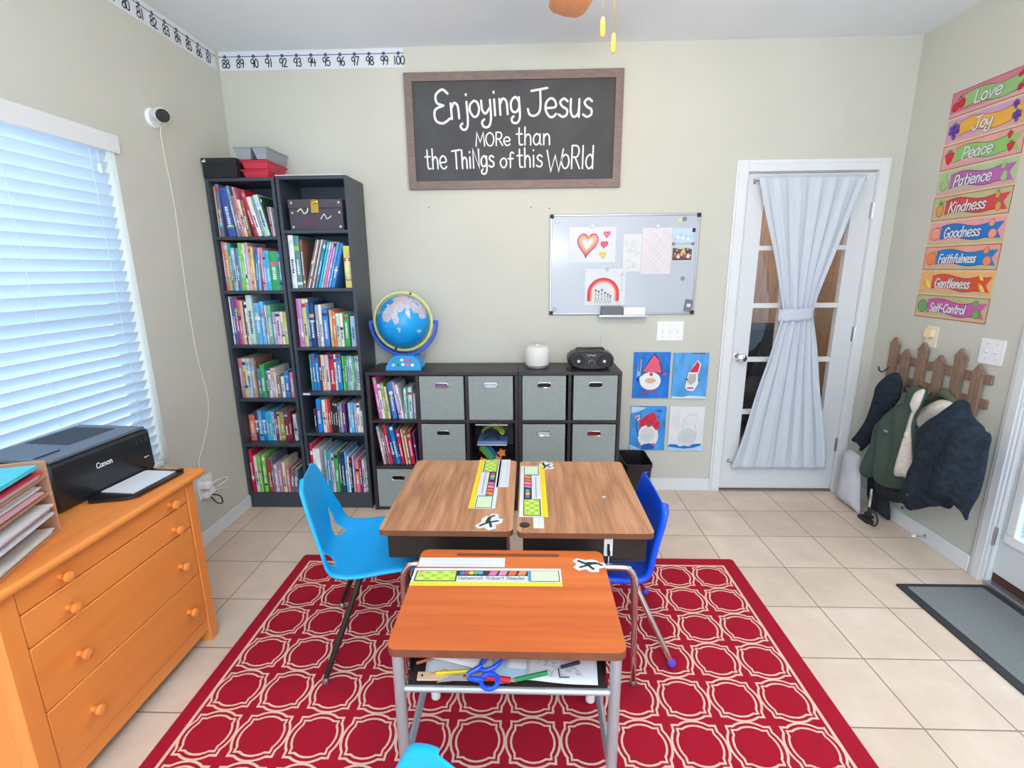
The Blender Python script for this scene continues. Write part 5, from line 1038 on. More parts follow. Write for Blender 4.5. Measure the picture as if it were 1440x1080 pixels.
# waste bin
t = thing('waste_bin', 'black plastic waste bin on the floor beside the cube organizer', 'waste bin', (.69, 2.99, 0))
x0, x1, y0, y1 = .602, .778, 2.868, 3.135
b = MB()
o1 = [(x, y) for x, y in rrect(x0, y0, x1, y1, .03)]; cx, cy = (x0+x1)/2, (y0+y1)/2
def sc_(p, s_): return (cx+(p[0]-cx)*s_, cy+(p[1]-cy)*s_)
lv = [(.0006, .80), (.285, .965), (.286, 1.0), (.305, 1.0), (.305, .955), (.284, .94), (.012, .78)]; n = len(o1)
vs = [(sc_(p, s_)[0], sc_(p, s_)[1], z) for z, s_ in lv for p in o1]
fs = [(k_*n+i, k_*n+(i+1) % n, (k_+1)*n+(i+1) % n, (k_+1)*n+i) for k_ in range(len(lv)-1) for i in range(n)]+[tuple(range(n))[::-1], tuple((len(lv)-1)*n+i for i in range(n))]
b.add(vs, fs, 'black_plastic'); b.build('body', t)

# ------------------------------------------------------------------ dresser
t = thing('dresser', 'orange pine chest of drawers under the window holding the printer', 'dresser', (-1.56, 1.4, 0))
X0, X1, Y0, Y1, ZT = LW+.017, -1.312, 1.004, 1.745, .737
b = MB(); b.box((X0, Y0-.035, ZT-.026), (-1.282, 1.786, ZT), 'pine'); b.build('top', t, bevel=.011, seg=4)
for y0, y1 in ((Y0, Y0+.052), (Y1-.044, Y1)):
    b = MB(); b.box((X1-.045, y0, 0), (X1, y1, ZT-.0262), 'pine_end'); b.build('corner_post', t, bevel=.003)
    b = MB(); b.box((X0, y0, 0), (X0+.045, y1, ZT-.0262), 'pine_end'); b.build('corner_post', t, bevel=.003)
    ym = y0+.012 if y0 < 1.2 else y1-.03
    b = MB(); b.box((X0+.0455, ym, .08), (X1-.0455, ym+.018, ZT-.0262), 'pine_end'); b.build('side_panel', t, smooth=False)
b = MB(); b.box((X1-.028, Y0+.0525, .055), (X1-.006, Y1-.0445, .109), 'pine'); b.build('bottom_rail', t, bevel=.003)
b = MB(); b.box((X0, Y0+.0525, .10), (X0+.006, Y1-.0445, ZT-.0265), 'pine'); b.build('back_panel', t, smooth=False)
for i, (z0, z1, kz) in enumerate(((.629, .708, .664), (.527, .626, .563), (.322, .524, .409), (.112, .319, .211))):
    b = MB(); b.box((X1-.03, Y0+.055, z0), (X1-.003, Y1-.047, z1), 'pine'); d_ = b.build('drawer', t, bevel=.004)
    for y in (1.178, 1.608):
        b = MB(); b.lathe([(.009, 0), (.008, .012), (.013, .018), (.0165, .026), (.0145, .034), (.007, .037), (0, .0375)], (X1-.003, y, kz), 'pine_end', 20, (1, 0, 0)); b.build('knob', d_)
# printer
M_ = Matrix.Translation((-1.497, 1.395, ZT+.0006)) @ Matrix.Rotation(math.atan2(-(.027), .372), 4, 'Z')
t = thing('printer', 'black inkjet printer on the orange dresser with its paper tray open', 'printer', (-1.6, 1.6, ZT+.0006))
def pbox(a, b_, mat): m_ = MB(); m_.box(a, b_, mat, M=M_); return m_
b = MB(); fr = [(-.29, .012), (-.278, 0), (-.012, 0), (0, .02), (-.004, .158), (-.012, .166), (-.28, .166), (-.29, .155)]
b.prism([(p[0], p[1]) for p in fr], M_ @ Vector((0, 0, 0)), M_.to_3x3() @ Vector((1, 0, 0)), (0, 0, 1), M_.to_3x3() @ Vector((0, -1, 0)), -.372, 'printer_black'); b.build('body', t, bevel=.004)
pbox((-.288, .004, .1665), (-.012, .368, .178), 'printer_top').build('scanner_lid', t, bevel=.004)
pbox((-.27, .15, .1782), (-.10, .33, .1792), '#3a4148').build('lid_panel', t, bevel=.0004)
pbox((-.085, .02, .1782), (-.075, .10, .181), 'black_plastic').build('lid_grip', t, bevel=.001)
a = Art(M_ @ Vector((.0002, .14, .098)), M_.to_3x3() @ Vector((0, 1, 0)), (0, 0, 1)); a.text('Canon', 0, 0, .018, .0036, 'paper', 1, width=.062); a.build('brand_lettering', t)
a = Art(M_ @ Vector((.0002, .33, .062)), M_.to_3x3() @ Vector((0, 1, 0)), (0, 0, 1)); a.rect(0, 0, .012, .004, 'paper_grey', 1); a.rect(.015, 0, .021, .004, 'paper_grey', 1); a.build('model_print', t)
for y in (.31, .33, .35): a = Art(M_ @ Vector((.0, y, .13)), M_.to_3x3() @ Vector((0, 1, 0)), (0, 0, 1)); a.disc(0, 0, .005, '#3d434b', 1); a.build('button', t)
b = MB(); b.prism([(.002, .085), (.02, .07), (.125, .105), (.148, .13), (.148, .335), (.14, .348), (.002, .348)], M_ @ Vector((0, 0, .004)), M_.to_3x3() @ Vector((1, 0, 0)), M_.to_3x3() @ Vector((0, 1, 0)), (0, 0, 1), .008, 'black_plastic'); b.build('paper_tray', t, bevel=.002)
pbox((.128, .325, .0122), (.146, .343, .02), 'black_plastic').build('tray_stop', t, bevel=.001)
b = MB(); b.box((.004, .135, .0125), (.126, .322, .0155), 'paper', M=M_); one(b, 'printer_paper', 'white paper lying in the open printer tray', 'paper', smooth=False)
# wooden letter trays
M2 = Matrix.Translation((-1.408, 1.300, ZT+.0006)) @ Matrix.Rotation(R(19), 4, 'Z')
t = thing('letter_tray', 'wooden four-tier letter tray beside the printer, stuffed with papers', 'letter tray', (-1.5, 1.15, ZT+.0006))
def tb(a, b_, mat): m_ = MB(); m_.box(a, b_, mat, M=M2); return m_
LZ = (0, .062, .122, .174); TH = .226; TW, TD = .30, .37
for y in (-.010, -TW): tb((-TD, y, 0), (0, y+.010, TH), 'tray_wood').build('side_panel', t, bevel=.0015)
for z in LZ: tb((-TD+.001, -TW+.0105, z), (-.004, -.0105, z+.009), 'tray_wood').build('tray_shelf', t, bevel=.001)
tb((-TD, -TW+.0105, .008), (-TD+.006, -.0105, TH-.01), 'tray_wood').build('back_panel', t, smooth=False)
rg = random.Random(11)
def pap(tier, cols, lab):
    z = LZ[tier]+.0095
    for i, c in enumerate(cols):
        h_ = rg.uniform(.003, .0062)*(.8 if tier == 3 else 1); ex = rg.uniform(-.035, .014); sk = rg.uniform(-.02, .0); sag = rg.uniform(0, .004)
        def fn(u, v): return M2 @ Vector((-.29+(.285+ex)*u, -TW+.018+(.255+sk)*v, z+.0022*math.sin(v*3+i)*0+.0))
        b = MB(); b.box((-.30, -TW+.016, z), (ex, -.034+sk, z+h_), c, M=M2)
        nm, col = lab(i, c); one(b, nm, col, 'paper', 'papers in the wooden letter tray', smooth=False); z += h_+.0006
CN = {'paper': 'white', 'paper_grey': 'pale grey', '#d8a9b4': 'pale pink', '#c9354a': 'red', '#4fb9a8': 'mint green', '#58c3d6': 'turquoise', '#e6e0ea': 'lilac white', '#d8d2c0': 'cream', '#b9d0c8': 'pale green'}
TN = ('lowest', 'second-lowest', 'third', 'topmost')
for k_, cols in enumerate((['paper_grey', 'paper', '#d8d2c0', 'paper_grey'], ['paper', '#b9d0c8', 'paper_grey', '#d8a9b4', 'paper', 'paper_grey'], ['#d8d2c0', 'paper', '#d8a9b4', 'paper', 'paper_grey', 'paper', 'paper'], ['paper', '#e6e0ea', '#c9354a', 'paper', '#d8a9b4', '#c9354a', 'paper', '#4fb9a8', 'paper', '#58c3d6', '#58c3d6'])):
    pap(k_, cols, lambda i, c, k_=k_: ('paper_folder' if c[0] == '#' else 'paper_sheet', f'{CN[c]} paper {ORD[i]} from the bottom in the {TN[k_]} wooden letter tray'))

# ------------------------------------------------------------------ school desks
def decal(t, cx, cy, z, rot, s=1):
    a = Art((cx, cy, z), (math.cos(rot), math.sin(rot), 0), (-math.sin(rot), math.cos(rot), 0), .0004)
    out = [(-.062, .022), (-.048, .042), (-.012, .032), (.006, .04), (.03, .034), (.036, .02), (.056, .022), (.064, .0), (.048, -.012), (.034, -.016), (.034, -.036), (.004, -.042), (-.014, -.026), (-.04, -.038), (-.06, -.018), (-.046, .004)]
    a.poly([(x*s, y*s) for x, y in out], 'paper', 1)
    a.stroke([(x*s, y*s) for x, y in ((-.04, .024), (-.01, .006), (.014, -.022))], .011*s, '#24342f', 2, True); a.stroke([(x*s, y*s) for x, y in ((-.034, -.016), (-.004, .002), (.02, .018), (.046, .006))], .010*s, '#2c3f38', 2, True)
    a.stroke([(-.006*s, .012*s), (.02*s, .014*s)], .014*s, '#24342f', 3)
    a.build('sticker_print', t)['label'] = 'white-edged dark green sticker'
def nameplate(t, O, U, V, L, W, full=True):
    """long school name strip: yellow ruler edge, number grids, colour dots"""
    a = Art(O, U, V, .0004); u = L; a.rect(0, 0, L, W, 'paper', 1); a.rect(0, 0, L, W*.2, '#f2d62c', 2)
    for i in range(31): a.stroke([(L*(i+.5)/31, W*.2), (L*(i+.5)/31, W*(.12 if i % 2 else .08))], .0008, '#8a7a1e', 3)
    a.rect(.008, W*.24, L*.3, W*.86, '#3b3f2c', 2); a.rect(.012, W*.28, L*.29, W*.83, '#b5d94e', 3)
    for i in range(6):
        for j in range(3): a.rect(.02+i*L*.042, W*(.33+j*.17), .02+i*L*.042+L*.03, W*(.43+j*.17), '#9ac43a' if (i+j) % 2 else '#cfe88a', 4)
    a.disc(.024, W*.74, .007, '#ef9a7a', 5); a.disc(.024, W*.38, .006, '#f0c8c0', 5)
    a.rect(L*.3, W*.55, L*.775, W*.86, '#3a3338', 2)
    for i, c in enumerate(('#2f7fd0', '#d04a5a', '#f0c23a', '#57b55a', '#3fa6d8')): a.disc(L*(.335+i*.03), W*.71, L*.02, c, 3+i)
    for i, c in enumerate(('#d86aa8', '#e58ab0', '#e06a50', '#ef8a4a')): a.poly([(L*(.51+i*.065), W*.58), (L*(.56+i*.065), W*.58), (L*(.575+i*.065), W*.83), (L*(.525+i*.065), W*.83)], c, 3)
    a.rect(L*.3, W*.26, L*.775, W*.54, 'paper', 3)
    a.rect(L*.775, W*.26, L*.79, W*.86, '#3f9fd0', 3); a.rect(L*.79, W*.24, L-.006, W*.86, '#39443a', 2); a.rect(L*.795, W*.27, L-.009, W*.83, '#dff0cf', 3)
    for i in range(10): a.stroke([(L*.8+i*L*.0185, W*.27), (L*.8+i*L*.0185, W*.83)], .0008, '#8fb08a', 4)
    for j in range(5): a.stroke([(L*.795, W*(.33+.1*j)), (L-.009, W*(.33+.1*j))], .0008, '#8fb08a', 4)
    if full: a.text('Nehemiah Robert Reeder', L*.31, W*.33, W*.17, .0018, '#4b5568', 5, width=L*.45)
    else: a.stroke([(L*(.32+.012*i), W*(.36+.06*(i % 2))) for i in range(36)], .0016, '#6a7690', 5)
    return a.build('name_strip_print', t)
def letterstrip(t, O, U, V, L, W, rows=2):
    a = Art(O, U, V, .0004); a.rect(0, 0, L, W, 'paper', 1); rg = random.Random(5)
    for r_ in range(rows):
        for i in range(18):
            u, v = L*(.05+.05*i), W*(1-(r_+.62)/rows); a.stroke([(u, v), (u+L*.012, v+W*.12), (u+L*.02, v-.0), (u+L*.032, v+W*.07)], .0011, '#a9b3cc' if i % 4 else '#c9a9b4', 2)
    return a.build('letter_strip_print', t)
def desk(name, label, x0, x1, y0, y1, H, bx0, bx1, opening, legs):
    t = thing(name, label, 'school desk', ((x0+x1)/2, (y0+y1)/2, RZ))
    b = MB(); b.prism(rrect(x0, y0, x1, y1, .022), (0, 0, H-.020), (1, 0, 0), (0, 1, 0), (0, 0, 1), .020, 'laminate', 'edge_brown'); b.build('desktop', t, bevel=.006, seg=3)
    zb, zt, yb0, yb1 = .500, H-.0205, y0+.045, y1-.03; w_ = .004
    b = MB(); b.box((bx0, yb0, zb), (bx1, yb1, zb+w_), 'black_metal').box((bx0, yb0, zb+w_), (bx1, yb0+w_, zt), 'black_metal').box((bx0, yb1-w_, zb+w_), (bx1, yb1, zt), 'black_metal')
    xx = bx1-w_ if opening < 0 else bx0; b.box((xx, yb0+w_, zb+w_), (xx+w_, yb1-w_, zt), 'black_metal'); b.build('book_box', t, bevel=.002)
    for ly in (yb0-.022, yb1-.05):
        xa, xb_ = legs; fa, fb = xa-.018, xb_+.018; zt2 = zb-.0135 if ly > yb0 else zb-.008
        for xs_, xf, sg in ((xa, fa, 1), (xb_, fb, -1)):
            xm = (xa+xb_)/2
            pth = [(xf, ly, RZ+.02), (xs_-sg*.004, ly, zt2-.07), (xs_+sg*.002, ly, zt2-.035), (xs_+sg*.016, ly, zt2-.012), (xs_+sg*.04, ly, zt2-.0), (xm-sg*.001, ly, zt2)]
            b = MB(); b.tube([pth[0]]+[Vector(p) for p in smoothpath(pth[1:], 4)], [.0095]+[.0125]*(len(smoothpath(pth[1:], 4))), 'chrome', 14); lg = b.build('leg', t)
            b = MB(); b.lathe([(.0155, .0004), (.0165, .006), (.010, .02), (.009, .024)], (xf, ly, RZ), 'steel', 16); b.build('glide', lg)
    return t
LZb = .632
t = desk('school_desk', 'wood-grain school desk beside the light blue chair, yellow name strip on it', -.512, -.052, 1.497, 2.128, LZb, -.494, -.075, -1, (-.437, -.105))
nameplate(t, (-.222, 2.134, LZb+.0002), (0, -1, 0), (1, 0, 0), .476, .100, False)
letterstrip(t, (-.080, 1.842, LZb+.0002), (0, 1, 0), (-1, 0, 0), .296, .05)
decal(t, -.131, 1.562, LZb+.0002, R(70), .95)
t = desk('school_desk', 'wood-grain school desk beside the dark blue chair, white hook on its black box', -.037, .424, 1.490, 2.120, LZb, -.018, .408, 1, (.015, .366))
nameplate(t, (.072, 1.597, LZb+.0002), (0, 1, 0), (-1, 0, 0), .466, .104, False)
a = Art((.018, 1.52, LZb+.0002), (1, 0, 0), (0, 1, 0)); a.rect(0, 0, .037, .075, 'paper', 1); a.stroke([(.008, .06), (.03, .06)], .0012, '#9aa4b8', 2); a.stroke([(.008, .045), (.03, .045)], .0012, '#9aa4b8', 2); a.build('label_print', t)
b = MB(); b.lathe([(.0185, .0002), (.0185, .001), (.013, .0018), (0, .0016)], (-.012, 1.542, LZb), 'black_plastic', 24); b.build('hole_cap', t)
decal(t, .083, 2.072, LZb+.0002, R(100), .8)
a = Art((.29, 1.752, LZb+.0002), (.8, .6, 0), (-.6, .8, 0)); a.rect(0, 0, .016, .009, 'paper', 1); a.build('chip_mark', t)
b = MB(); b.box((.262, 1.5305, .523), (.292, 1.5345, .597), 'white_plastic'); hk = b.build('hook_plate', t, bevel=.001)
b = MB(); b.tube(smoothpath([(.277, 1.529, .57), (.277, 1.524, .545), (.277, 1.516, .535), (.277, 1.514, .552)], 5), .0045, 'black_plastic', 8); b.build('hook', hk)
b = MB(); b.tube(smoothpath([(.277, 1.515, .535), (.274, 1.512, .50), (.262, 1.508, .47)], 5), .0015, 'white_plastic', 6); one(b, 'hook_string', 'short white string dangling from the desk hook', 'string')

# the orange desk in front
FH = .582; fx0, fx1, fy0, fy1 = -.353, .243, 1.020, 1.465
t = thing('school_desk', 'old orange wooden school desk with silver legs, nearest the viewer', 'school desk', (-.055, 1.24, RZ)); t['label'] = 'old orange wooden school desk with silver legs and an open shelf of papers'
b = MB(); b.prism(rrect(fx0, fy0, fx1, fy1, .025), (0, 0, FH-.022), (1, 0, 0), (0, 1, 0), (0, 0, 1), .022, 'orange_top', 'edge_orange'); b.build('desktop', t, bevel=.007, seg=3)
b = MB(); b.prism(rrect(-.235, 1.428, .102, 1.444, .0078), (0, 0, FH+.0001), (1, 0, 0), (0, 1, 0), (0, 0, 1), .0006, 'edge_orange'); b.build('pencil_groove', t, smooth=False)
nameplate(t, (-.356+.003, 1.270, FH+.0002), (1, .012, 0), (-.012, 1, 0), .455, .088, True)
letterstrip(t, (-.349, 1.366, FH+.0002), (1, .01, 0), (-.01, 1, 0), .275, .05)
decal(t, .193, 1.383, FH+.0002, R(-5), .85)
lx0, lx1, ly0, ly1 = -.328, .218, 1.036, 1.44
bz = .452
for x in (lx0, lx1):
    b = MB(); b.tube([(x, ly0, RZ+.012), (x, ly0, FH-.0225)], .0145, 'silver_paint', 16); lg = b.build('leg', t)
    b = MB(); b.lathe([(.017, 0), (.018, .012), (.0155, .02)], (x, ly0, RZ+.0004), 'white_plastic', 16); b.build('glide', lg)
    b = MB(); b.tube([(x, ly1, RZ+.03), (x, ly1, FH-.0225)], .0125, 'silver_paint', 16); lg = b.build('leg', t)
    b = MB(); b.lathe([(.013, 0), (.0165, .004), (.0165, .032), (.0145, .036)], (x, ly1, RZ+.0004), 'white_plastic', 16); b.build('glide', lg)
    b = MB(); b.tube([(x, ly0+.0135, .205), (x, ly1-.012, .205)], .0105, 'silver_paint', 14); b.build('side_rail', t)
b = MB(); b.tube([(lx0+.0135, ly0, bz), (lx1-.0135, ly0, bz)], .0085, 'silver_paint', 14); b.build('front_rail', t)
b = MB(); b.box((lx0+.016, ly0+.006, bz-.004), (lx1-.016, ly1-.016, bz+.0005), '#3c3030'); b.build('book_shelf', t, smooth=False)
for x in (lx0+.0145, lx1-.0185): b = MB(); b.box((x, ly0+.05, bz-.004), (x+.004, ly1-.016, FH-.023), 'black_metal'); b.build('shelf_side', t, smooth=False)
b = MB(); b.box((lx0+.02, ly1-.0155, bz-.004), (lx1-.02, ly1-.0125, FH-.023), 'black_metal'); b.build('shelf_back', t, smooth=False)
# papers and tools inside
SZ = bz+.001
rg = random.Random(21)
def loose(x0, y0, w_, l_, z, rot, c, label, seed, name='paper_sheet', marks=None):
    M_ = Matrix.Translation((x0, y0, z)) @ Matrix.Rotation(R(rot), 4, 'Z'); rr = random.Random(seed); p1, p2 = rr.uniform(0, 6), rr.uniform(0, 6)
    def hz(u, v): return .003*math.sin(u*4+p1)+.003*math.sin(v*5+p2)+.006
    b = MB(); b.grid(lambda u, v: M_ @ Vector((w_*u, l_*v, hz(u, v))), 10, 10, c)
    o = one(b, name, label, 'paper', 'papers in the orange desk', solid=.0012, ang=180)
    return M_, hz
def slope_sheet(x, y, w_, l_, z, rz_, tilt, c, label, seed, draw=False):
    M_ = Matrix.Translation((x, y, z)) @ Matrix.Rotation(R(rz_), 4, 'Z') @ Matrix.Rotation(R(tilt), 4, 'X'); rr = random.Random(seed); p1, p2 = rr.uniform(0, 6), rr.uniform(0, 6)
    fn = lambda u, v: M_ @ Vector((w_*u, l_*v, .0022*math.sin(u*6+p1)+.0018*math.sin(v*5+p2)))
    t = thing('paper_sheet', label, 'paper', (x, y, z), group='papers in the orange desk')
    b = MB(); b.grid(fn, 12, 8, c); b.build('sheet', t, solid=.0011, ang=180)
    if draw:
        a = Art(M_ @ Vector((0, 0, .0047)), M_.to_3x3() @ Vector((1, 0, 0)), M_.to_3x3() @ Vector((0, 1, 0)))
        for i in range(draw):
            u, v = rr.uniform(.02, w_-.05), rr.uniform(.005, l_*.7); a.stroke([(u, v), (u+.012, v+.014), (u+.026, v+.004), (u+.02, v-.003), (u+.034, v-.002)], .0013, '#8a94a6', 1, True)
        if draw > 8: a.stroke([(w_*.45, .035), (w_*.47, .012), (w_*.6, .014)], .0028, '#24262c', 1)
        a.build('pencil_sketch_print', t)
for i, args in enumerate((
    (-.270, 1.060, .25, .17, SZ+.004, 3, 15, 'paper', 'white paper behind the yellow pencil in the desk shelf', 1, 5),
    (-.285, 1.100, .16, .10, SZ+.040, -14, 20, '#d9dde2', 'grey white sheet leaning in the desk shelf corner by the leg', 2, 3),
    (-.06, 1.088, .20, .15, SZ+.016, -3, 17, 'paper', 'white worksheet with pencil sketches behind the scissors', 3, 8),
    (-.005, 1.054, .182, .15, SZ+.012, -4, 13, 'paper', 'white sheet with black marker strokes in the desk shelf', 4, 9),
    (-.085, 1.050, .105, .09, SZ+.006, 9, 9, '#b9dcf0', 'pale blue paper under the green pencil', 5, 2),
    (-.21, 1.125, .2, .1, SZ+.062, 2, 12, '#e6ecf2', 'bluish white sheet high at the back of the desk shelf', 6, 4))):
    slope_sheet(*args)
b = MB(); b.tube([(.085, 1.080, SZ+.030), (.135, 1.094, SZ+.034)], [.004, .005], '#2f2440', 10); one(b, 'dark_marker', 'dark purple marker on white papers in the desk shelf', 'marker')
b = MB(); b.tube([(.10, 1.118, SZ+.043), (.185, 1.098, SZ+.043)], .0040, '#e23a48', 10); one(b, 'red_pencil', 'red pencil lying toward the orange notebook in the desk shelf', 'pencil')
b = MB(); b.box((.120, 1.125, SZ+.058), (.196, 1.25, SZ+.076), '#d9533a'); one(b, 'orange_notebook', 'orange red notebook at the end of the desk shelf', 'notebook', bevel=.002)
def pencil(p, q, r, c, name, label, wood=True):
    p, q = Vector(p), Vector(q); d = (q-p).normalized(); t = thing(name, label, 'pencil', p)
    b = MB(); b.tube([p, q-d*.016], r, c, 6); b.build('shaft', t, ang=20)
    b = MB(); b.tube([q-d*.0158, q], [r*.98, .0006], 'tray_wood' if wood else c, 6); b.build('pencil_tip', t)
pencil((-.135, 1.068, SZ+.026), (-.255, 1.062, SZ+.020), .0052, '#e6d23a', 'yellow_pencil', 'thick yellow pencil beside the blue scissors in the desk shelf')
pencil((.05, 1.062, SZ+.030), (-.05, 1.042, SZ+.020), .0055, '#1f8f4f', 'green_pencil', 'green pencil on the pale blue paper in the desk shelf')
pencil((-.295, 1.085, SZ+.030), (-.235, 1.105, SZ+.036), .004, '#c9704a', 'brown_pencil', 'brown pencil by the leg in the desk shelf corner')
t = thing('wooden_ruler', 'pale wooden ruler with a hole, at the front of the desk shelf', 'ruler', (-.2, 1.05, SZ+.01))
M_ = Matrix.Translation((-.285, 1.040, SZ+.0185)) @ Matrix.Rotation(R(5), 4, 'Z') @ Matrix.Rotation(R(4), 4, 'Y'); b = MB(); b.box((0, 0, 0), (.22, .026, .0035), '#e6c8a4', M=M_); b.build('blade', t, bevel=.0008)
a = Art(M_ @ Vector((0, 0, .0036)), M_.to_3x3() @ Vector((1, 0, 0)), M_.to_3x3() @ Vector((0, 1, 0))); a.disc(.012, .013, .0035, '#2a2422', 1)
for i in range(20): a.stroke([(.025+i*.0095, .026), (.025+i*.0095, .021)], .0007, '#6b5442', 1)
a.build('scale_print', t)
b = MB(); b.tube([(-.115, 1.052, SZ+.0225), (-.045, 1.047, SZ+.0185)], .0075, '#c92a45', 12); one(b, 'red_marker', 'red marker under the blue scissors handles', 'marker')
t = thing('scissors', 'blue-handled scissors on top of the desk shelf clutter', 'scissors', (-.12, 1.05, SZ+.045))
pv = Vector((-.150, 1.046, SZ+.031)); Uq, Vq = Vector((.95, .10, .16)).normalized(), Vector((-.12, .85, .34)).normalized(); Uq = Uq.normalized(); Vq = (Vq-Uq*Vq.dot(Uq)).normalized(); Nq = Uq.cross(Vq)
def sp(u, v, n_=0): return pv+Uq*u+Vq*v+Nq*n_
for sg in (1, -1):
    b = MB(); b.prism([(.0, .006*sg), (-.05, .005*sg+.004), (-.085, .000), (-.05, -.004*sg), (0, -.006*sg)][::sg], pv+Nq*(.0012*sg-.0006), Uq, Vq, Nq, .0012, 'silver_paint'); bl = b.build('blade', t, smooth=False)
    c0 = (.062, .024) if sg > 0 else (.05, -.022); ra, rb_ = (.034, .0165) if sg > 0 else (.022, .018); rot = R(22 if sg > 0 else -12)
    b = MB(); lp = [sp(c0[0]+ra*math.cos(q)*math.cos(rot)-rb_*math.sin(q)*math.sin(rot), c0[1]+ra*math.cos(q)*math.sin(rot)+rb_*math.sin(q)*math.cos(rot), .002*sg) for q in [2*PI*i/24 for i in range(24)]]
    b.tube(lp, .0056, 'blue_plastic', 10, closed=True); b.tube([sp(-.006, .004*sg, .002*sg), sp(.022, .012*sg, .002*sg), sp(.035, .017*sg, .002*sg)], [.005, .0075, .006], 'blue_plastic', 10); b.build('handle', t)
b = MB(); b.lathe([(.005, 0), (.004, .002), (0, .0026)], sp(-.012, 0, .0022), 'brass', 14, Nq); b.build('pivot_screw', t)

# ------------------------------------------------------------------ chairs
def shell(mat, prof, widths, cup, hole=None, lip=.012):
    """moulded seat and back: profile (y,z) from the seat front to the top of the back; half widths; edge lift"""
    P = [(p.x, p.y) for p in smoothpath([(a_, c_, 0) for a_, c_ in prof], 5)]; k = len(P)
    def ip(tab, t_):
        x = t_*(len(tab)-1); i = min(int(x), len(tab)-2); f = x-i; f = f*f*(3-2*f) if False else f; return tab[i]*(1-f)+tab[i+1]*f
    b = MB()
    def pt(i, q):
        t_ = i/(k-1); y, z = P[i]; a_, c_ = P[min(i+1, k-1)], P[max(i-1, 0)]; d = Vector((0, a_[0]-c_[0], a_[1]-c_[1])).normalized(); nr = Vector((0, -d.z, d.y))*-1
        hw = ip(widths, t_); cu = ip(cup, t_); s_ = abs(q)
        return Vector((q*hw, y, z))+nr*(cu*s_**2.4)
    cols_c = [-1, -.6, -.2, .2, .6, 1]
    def vL(t_): return hole[2](t_) if hole and hole[0] < t_ < hole[1] else None
    for i in range(k-1):
        ta, tb_ = i/(k-1), (i+1)/(k-1)
        def bounds(t_):
            if hole and hole[0] <= t_ <= hole[1]:
                f = (t_-hole[0])/(hole[1]-hole[0]); return hole[2](f)
            f = hole[2](0) if hole and t_ < hole[0] else (hole[2](1) if hole else (.6, .6)); m_ = (f[0]+f[1])/2; return (m_, m_)
        (l0, r0), (l1, r1) = bounds(ta), bounds(tb_)
        for j in range(6):
            a0, a1 = -l0+2*l0*j/6, -l0+2*l0*(j+1)/6; c0_, c1_ = -l1+2*l1*j/6, -l1+2*l1*(j+1)/6
            b.add([pt(i, a0), pt(i, a1), pt(i+1, c1_), pt(i+1, c0_)], [(0, 1, 2, 3)], mat)
        for sg in (1, -1):
            for j in range(4):
                a0, a1 = r0+(1-r0)*j/4, r0+(1-r0)*(j+1)/4; c0_, c1_ = r1+(1-r1)*j/4, r1+(1-r1)*(j+1)/4
                q = [pt(i, sg*a0), pt(i, sg*a1), pt(i+1, sg*c1_), pt(i+1, sg*c0_)]; b.add(q if sg > 0 else q[::-1], [(0, 1, 2, 3)], mat)
            # rolled edge
            e0, e1 = pt(i, sg), pt(i+1, sg); h0, h1 = pt(i, sg*.86), pt(i+1, sg*.86)
            dn0 = Vector((0, -(P[min(i+1, k-1)][1]-P[max(i-1, 0)][1]), P[min(i+1, k-1)][0]-P[max(i-1, 0)][0])).normalized(); dn1 = Vector((0, -(P[min(i+2, k-1)][1]-P[i][1]), P[min(i+2, k-1)][0]-P[i][0])).normalized()
            q = [e0, e0+dn0*lip+Vector((sg*.004, 0, 0)), e1+dn1*lip+Vector((sg*.004, 0, 0)), e1]; b.add(q if sg > 0 else q[::-1], [(0, 1, 2, 3)], mat)
    return b
